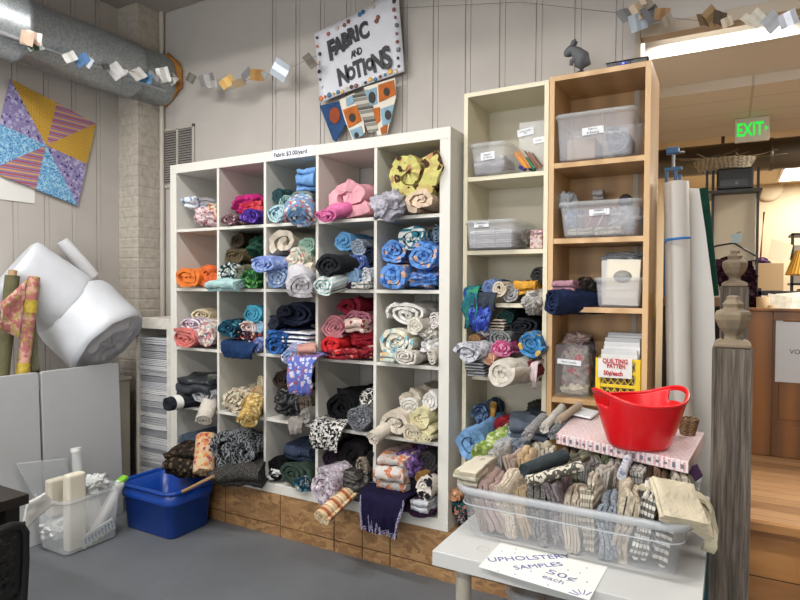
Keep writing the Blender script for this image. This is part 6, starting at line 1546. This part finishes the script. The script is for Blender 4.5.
MB().box(p0.x + .12, p1.x - .10, ry - .106, ry - .103, zs + .02, zs + .035).build('slot', plain('slot_grey', '#5a5a5e', .3), pm)
wb_ = thing('wicker_basket', 'shallow grey wicker basket with dried twigs on the black office machine', 'basket', (3.02, ry, p1.z))
cB = Vector(((I(693, 160, 1, ry).x + I(756, 160, 1, ry).x) / 2, ry + .03, p1.z + .012)); ww = (I(756, 160, 1, ry).x - I(693, 160, 1, ry).x) / 2; wk = MB(); M_wk2 = wood('grey_wicker', '#7d7260', '#b3a78e', 30, (1, 1, 1), .8, 12)
for j in range(8):
    r = .8 + .025 * j; L = [cB + Vector((ww * r * math.cos(2 * PI * k / 40), .13 * r * math.sin(2 * PI * k / 40), j * .0085 + .002 * (1 if (k + j) % 2 else -1))) for k in range(41)]; wk.tube(L, .005, 6, cap=False)
wk.build('weave', M_wk2, wb_); wk = MB(); rt_ = random.Random(6)
for k in range(26):
    a = Vector((cB.x + rt_.uniform(-ww, ww), cB.y + rt_.uniform(-.08, .08), cB.z + .03)); wk.tube([a, a + Vector((rt_.uniform(-.1, .1), rt_.uniform(-.05, .05), .04)), a + Vector((rt_.uniform(-.22, .22), rt_.uniform(-.05, .05), rt_.uniform(.03, .09)))], .002, 5)
wk.build('twigs', plain('dry_twigs', '#a08f72', .8), wb_)
hg = thing('hanger', 'black wire clothes hanger on the rack in the back room', 'hanger', I(737, 238, 1, ry - .03))
H = lambda px, py: I(px, py, 1, ry - .035)
MB().tube([H(703, 252), H(716, 246), H(734, 243), H(756, 256), H(756, 260), H(740, 262), H(706, 259), H(703, 252)], .006, 8).build('hanger_frame', M_bm, hg)
MB().tube([H(734, 243), H(735, 237), H(738, 232), H(741, 232)], .004, 8).build('hook', plain('grey_steel', '#8d9296', .4, .8), hg)
MB().box(H(731, 240).x, H(742, 240).x, ry - .046, ry - .04, H(735, 243).z, H(735, 234).z).build('size_tag', plain('tag_blue', '#9ab0b8', .5), hg)
bo = thing('feather_boa', 'dark purple feather boa hanging from the black clothes hanger', 'boa', H(735, 262)); rf = random.Random(9)
wk = MB(); pth = [H(722, 262), H(722, 275), H(728, 290), H(737, 286), H(743, 268), H(748, 266), H(751, 285), H(752, 305), H(752, 315)]
for i in range(len(pth) - 1):
    for q in range(60):
        a = pth[i].lerp(pth[i + 1], rf.random()); d = Vector((rf.uniform(-1, 1), rf.uniform(-.6, .2), rf.uniform(-1, 1))).normalized() * rf.uniform(.025, .055); s_ = d.cross(Vector((0, 1, .2))).normalized() * .010
        wk.add([a - s_, a + d * .6 - s_ * 1.6, a + d, a + d * .6 + s_ * 1.6, a + s_], [(0, 1, 2, 3, 4)])
wk.build('feathers', fab('camo', '#2a1420', '#4a2038', '#1a0c16', 2), bo)
o = MB().tube([H(731, 262), H(733, 276)], [.03, .024], 12).build('scarf', fab('floral', '#b58a80', '#c2525c', '#e0cfc4', 2), origin=tuple(H(732, 262))); tag(o, 'pink and red print scarf end inside the loop of the boa', 'scarf')
# shelf with boxes
sy = 2.35; sx0 = I(758, 290, 1, sy).x
bsf = thing('wire_shelf', 'black shelf with boxes at the right of the back room', 'shelf', (sx0 + .5, sy, .461)); zsh = I(775, 291, 1, sy).z
MB().box(sx0, sx0 + 1.3, sy, sy + .40, zsh - .032, zsh).build('shelf_board', M_bm, bsf); MB().box(sx0, sx0 + 1.3, sy, sy + .40, .80, .83).build('shelf_board', M_bm, bsf)
for x in (sx0 + .01, sx0 + 1.28):
    for y in (sy + .01, sy + .38): MB().box(x - .01, x + .01, y - .01, y + .01, .461, zsh + .02).build('upright', M_bm, bsf)
M_card = plain('brown_card', '#a58a66', .8)
cbx = thing('cardboard_box', 'open brown cardboard box with a raised flap on the black shelf', 'box', (sx0 + .1, sy + .1, zsh))
a = I(757, 290, 1, sy + .04); b_ = I(784, 263, 1, sy + .04); MB().box(a.x, b_.x, sy + .04, sy + .24, zsh + .001, b_.z).build('box_body', M_card, cbx, .003)
fl_ = [I(768, 258, 1, sy + .05), I(789, 262, 1, sy + .05), I(793, 245, 1, sy + .12), I(772, 239, 1, sy + .12)]; mb = MB(); mb.prism(fl_, (0, .006, 0)); mb.build('flap', plain('pale_card', '#b7a58a', .8), cbx)
o = lump('cloth', .05, .05, .03, fab('plain', '#7a5a8a'), 33, .4); o.location = I(762, 262, 1, sy + .10); o.rotation_euler = (0, 0, 0); tag(o, 'purple cloth bit showing in the open cardboard box', 'fabric'); o.name = 'fabric_bundle'
lsx = I(797, 265, 1, sy + .05); ls = thing('lamp_shade', 'pleated gold lamp shade on the black shelf at the right edge', 'lamp shade', lsx)
mb = MB(); L0 = []; nn_ = 60
zb_, zt_ = I(797, 275, 1, sy + .08).z, I(797, 250, 1, sy + .08).z
for zz, r in ((zb_, .115), (zb_ + .008, .117), (zt_, .06), (zt_ - .002, .056)): L0.append([Vector((lsx.x + .06 + (r + .003 * (k % 2)) * math.cos(2 * PI * k / nn_), sy + .16 + (r + .003 * (k % 2)) * math.sin(2 * PI * k / nn_), zz)) for k in range(nn_)])
mb.loops(L0, smooth=False); mb.build('pleated_shade', plain('gold_cloth', '#c99a3c', .7), ls); MB().lathe([(.05, zsh - zb_ + .001), (.05, zsh - zb_ + .012), (.012, zsh - zb_ + .02), (.012, zt_ - zb_ - .02)], (lsx.x + .06, sy + .16, zb_), 20).build('lamp_base', plain('grey_steel', '#8d9296', .4, .8), ls)
wall_ctr = thing('work_table', 'cluttered back table with papers below the black shelf', 'table', (3.5, 1.8, .461)); MB().box(3.12, 4.4, 1.55, 2.2, 1.19, 1.22).build('tabletop', plain('dark_table', '#4a3a2a', .5), wall_ctr)
for x in (3.15, 4.36):
    for y in (1.58, 2.16): MB().box(x - .02, x + .02, y - .02, y + .02, .461, 1.19).build('leg', M_bm, wall_ctr)
for px, r, pt_, lb in ((761, .034, 297, 'tall brown cardboard roll standing on the back table'), (769, .026, 305, 'short tan cardboard roll standing on the back table')):
    p = I(px, pt_, 1, 1.70); o = MB().lathe([(r, 0), (r, p.z - 1.2205), (r * .8, p.z - 1.2205), (r * .8, .01)], (p.x + .01, 1.70, 1.2205), 20).build('cardboard_roll', M_card, origin=(p.x + .01, 1.70, 1.2205)); tag(o, lb, 'roll')
rp = random.Random(21)
for k, (px, py, c, lb) in enumerate(((776, 297, '#b7b0a0', 'pale paper pile leaning on the back table next to the cardboard rolls'), (790, 295, '#c9c2b2', 'white printed paper leaning on the back table below the lamp shade'), (783, 304, '#4a463f', 'dark cloth bag lying on the back table before the papers'))):
    p = I(px, py, 1, 1.80); m = Matrix.Translation((p.x, 1.80 + .04 * k, 1.222)) @ Matrix.Rotation(-.5, 4, 'X') @ Matrix.Rotation(.2 - .3 * k, 4, 'Y'); o = MB().box(-.06, .07, -.01, .01, 0, p.z - 1.20, m).build('paper_pile' if k < 2 else 'cloth_bag', plain('paper_pile' + str(k), c, .8, var=.2, scale=30), bevel=.003, origin=(p.x, 1.8, 1.222)); tag(o, lb, 'paper' if k < 2 else 'bag')
_q = I(761, 250, 1, 2.6); rd = MB().tube([(_q.x - .03, 2.6, .461), _q, I(764, 212, 1, 2.6)], .006, 8).build('dowel', plain('red_rod', '#c05a4c', .5), origin=tuple(I(761, 250, 1, 2.6))); tag(rd, 'thin red rod standing behind the black upright', 'rod')
cf = I(769, 189, 1, 5.99); o = MB().lathe([(0, .0), (.15, 0), (.15, .03), (.12, .05), (0, .055)], n=28, mat=Matrix.Translation((cf.x, 5.995, cf.z)) @ Matrix.Rotation(PI / 2, 4, 'X')).build('wall_speaker', plain('speaker_white', '#cfc2a8', .6), origin=(cf.x, 5.99, cf.z)); tag(o, 'round cream wall speaker high on the far wall', 'speaker')
fs_ = thing('shelf_unit', 'black shelf unit with jars standing by the far right wall of the back room', 'shelf', (I(797, 270, 1, 4.0).x + .3, 4.0, .461)); xq = I(791, 260, 1, 4.0).x
for z_ in (I(795, 283, 1, 4.0).z, I(795, 256, 1, 4.0).z, I(795, 233, 1, 4.0).z, .8): MB().box(xq, xq + 1, 4.0, 4.35, z_ - .02, z_).build('shelf_board', M_bm, fs_)
for x in (xq + .01, xq + .99): MB().box(x - .012, x + .012, 4.0, 4.03, .461, I(795, 233, 1, 4.0).z).build('upright', M_bm, fs_)
for k, (px, py0, c, lb) in enumerate(((796, 243, '#d2cbbd', 'white carton on the upper board of the far shelf unit'), (797, 268, '#b9b0a0', 'pale carton on the lower board of the far shelf unit'))):
    zz = I(795, 256, 1, 4.0).z if k == 0 else I(795, 283, 1, 4.0).z; p = I(px, py0, 1, 4.05); o = MB().box(p.x - .03, p.x + .16, 4.03, 4.2, zz, zz + .10).build('carton', plain('carton' + c[1:], c, .7), bevel=.003, origin=(p.x, 4.1, zz)); tag(o, lb, 'box')

# ================================================================== COLOUR MANAGEMENT
SC.view_settings.view_transform = 'Standard'; SC.view_settings.look = 'None'
SC.view_settings.exposure = 0.2; SC.view_settings.gamma = 1.0; SC.view_settings.use_curve_mapping = False
w = bpy.data.worlds.new('world'); SC.world = w; w.use_nodes = True; w.node_tree.nodes['Background'].inputs[0].default_value = (.02, .02, .02, 1)
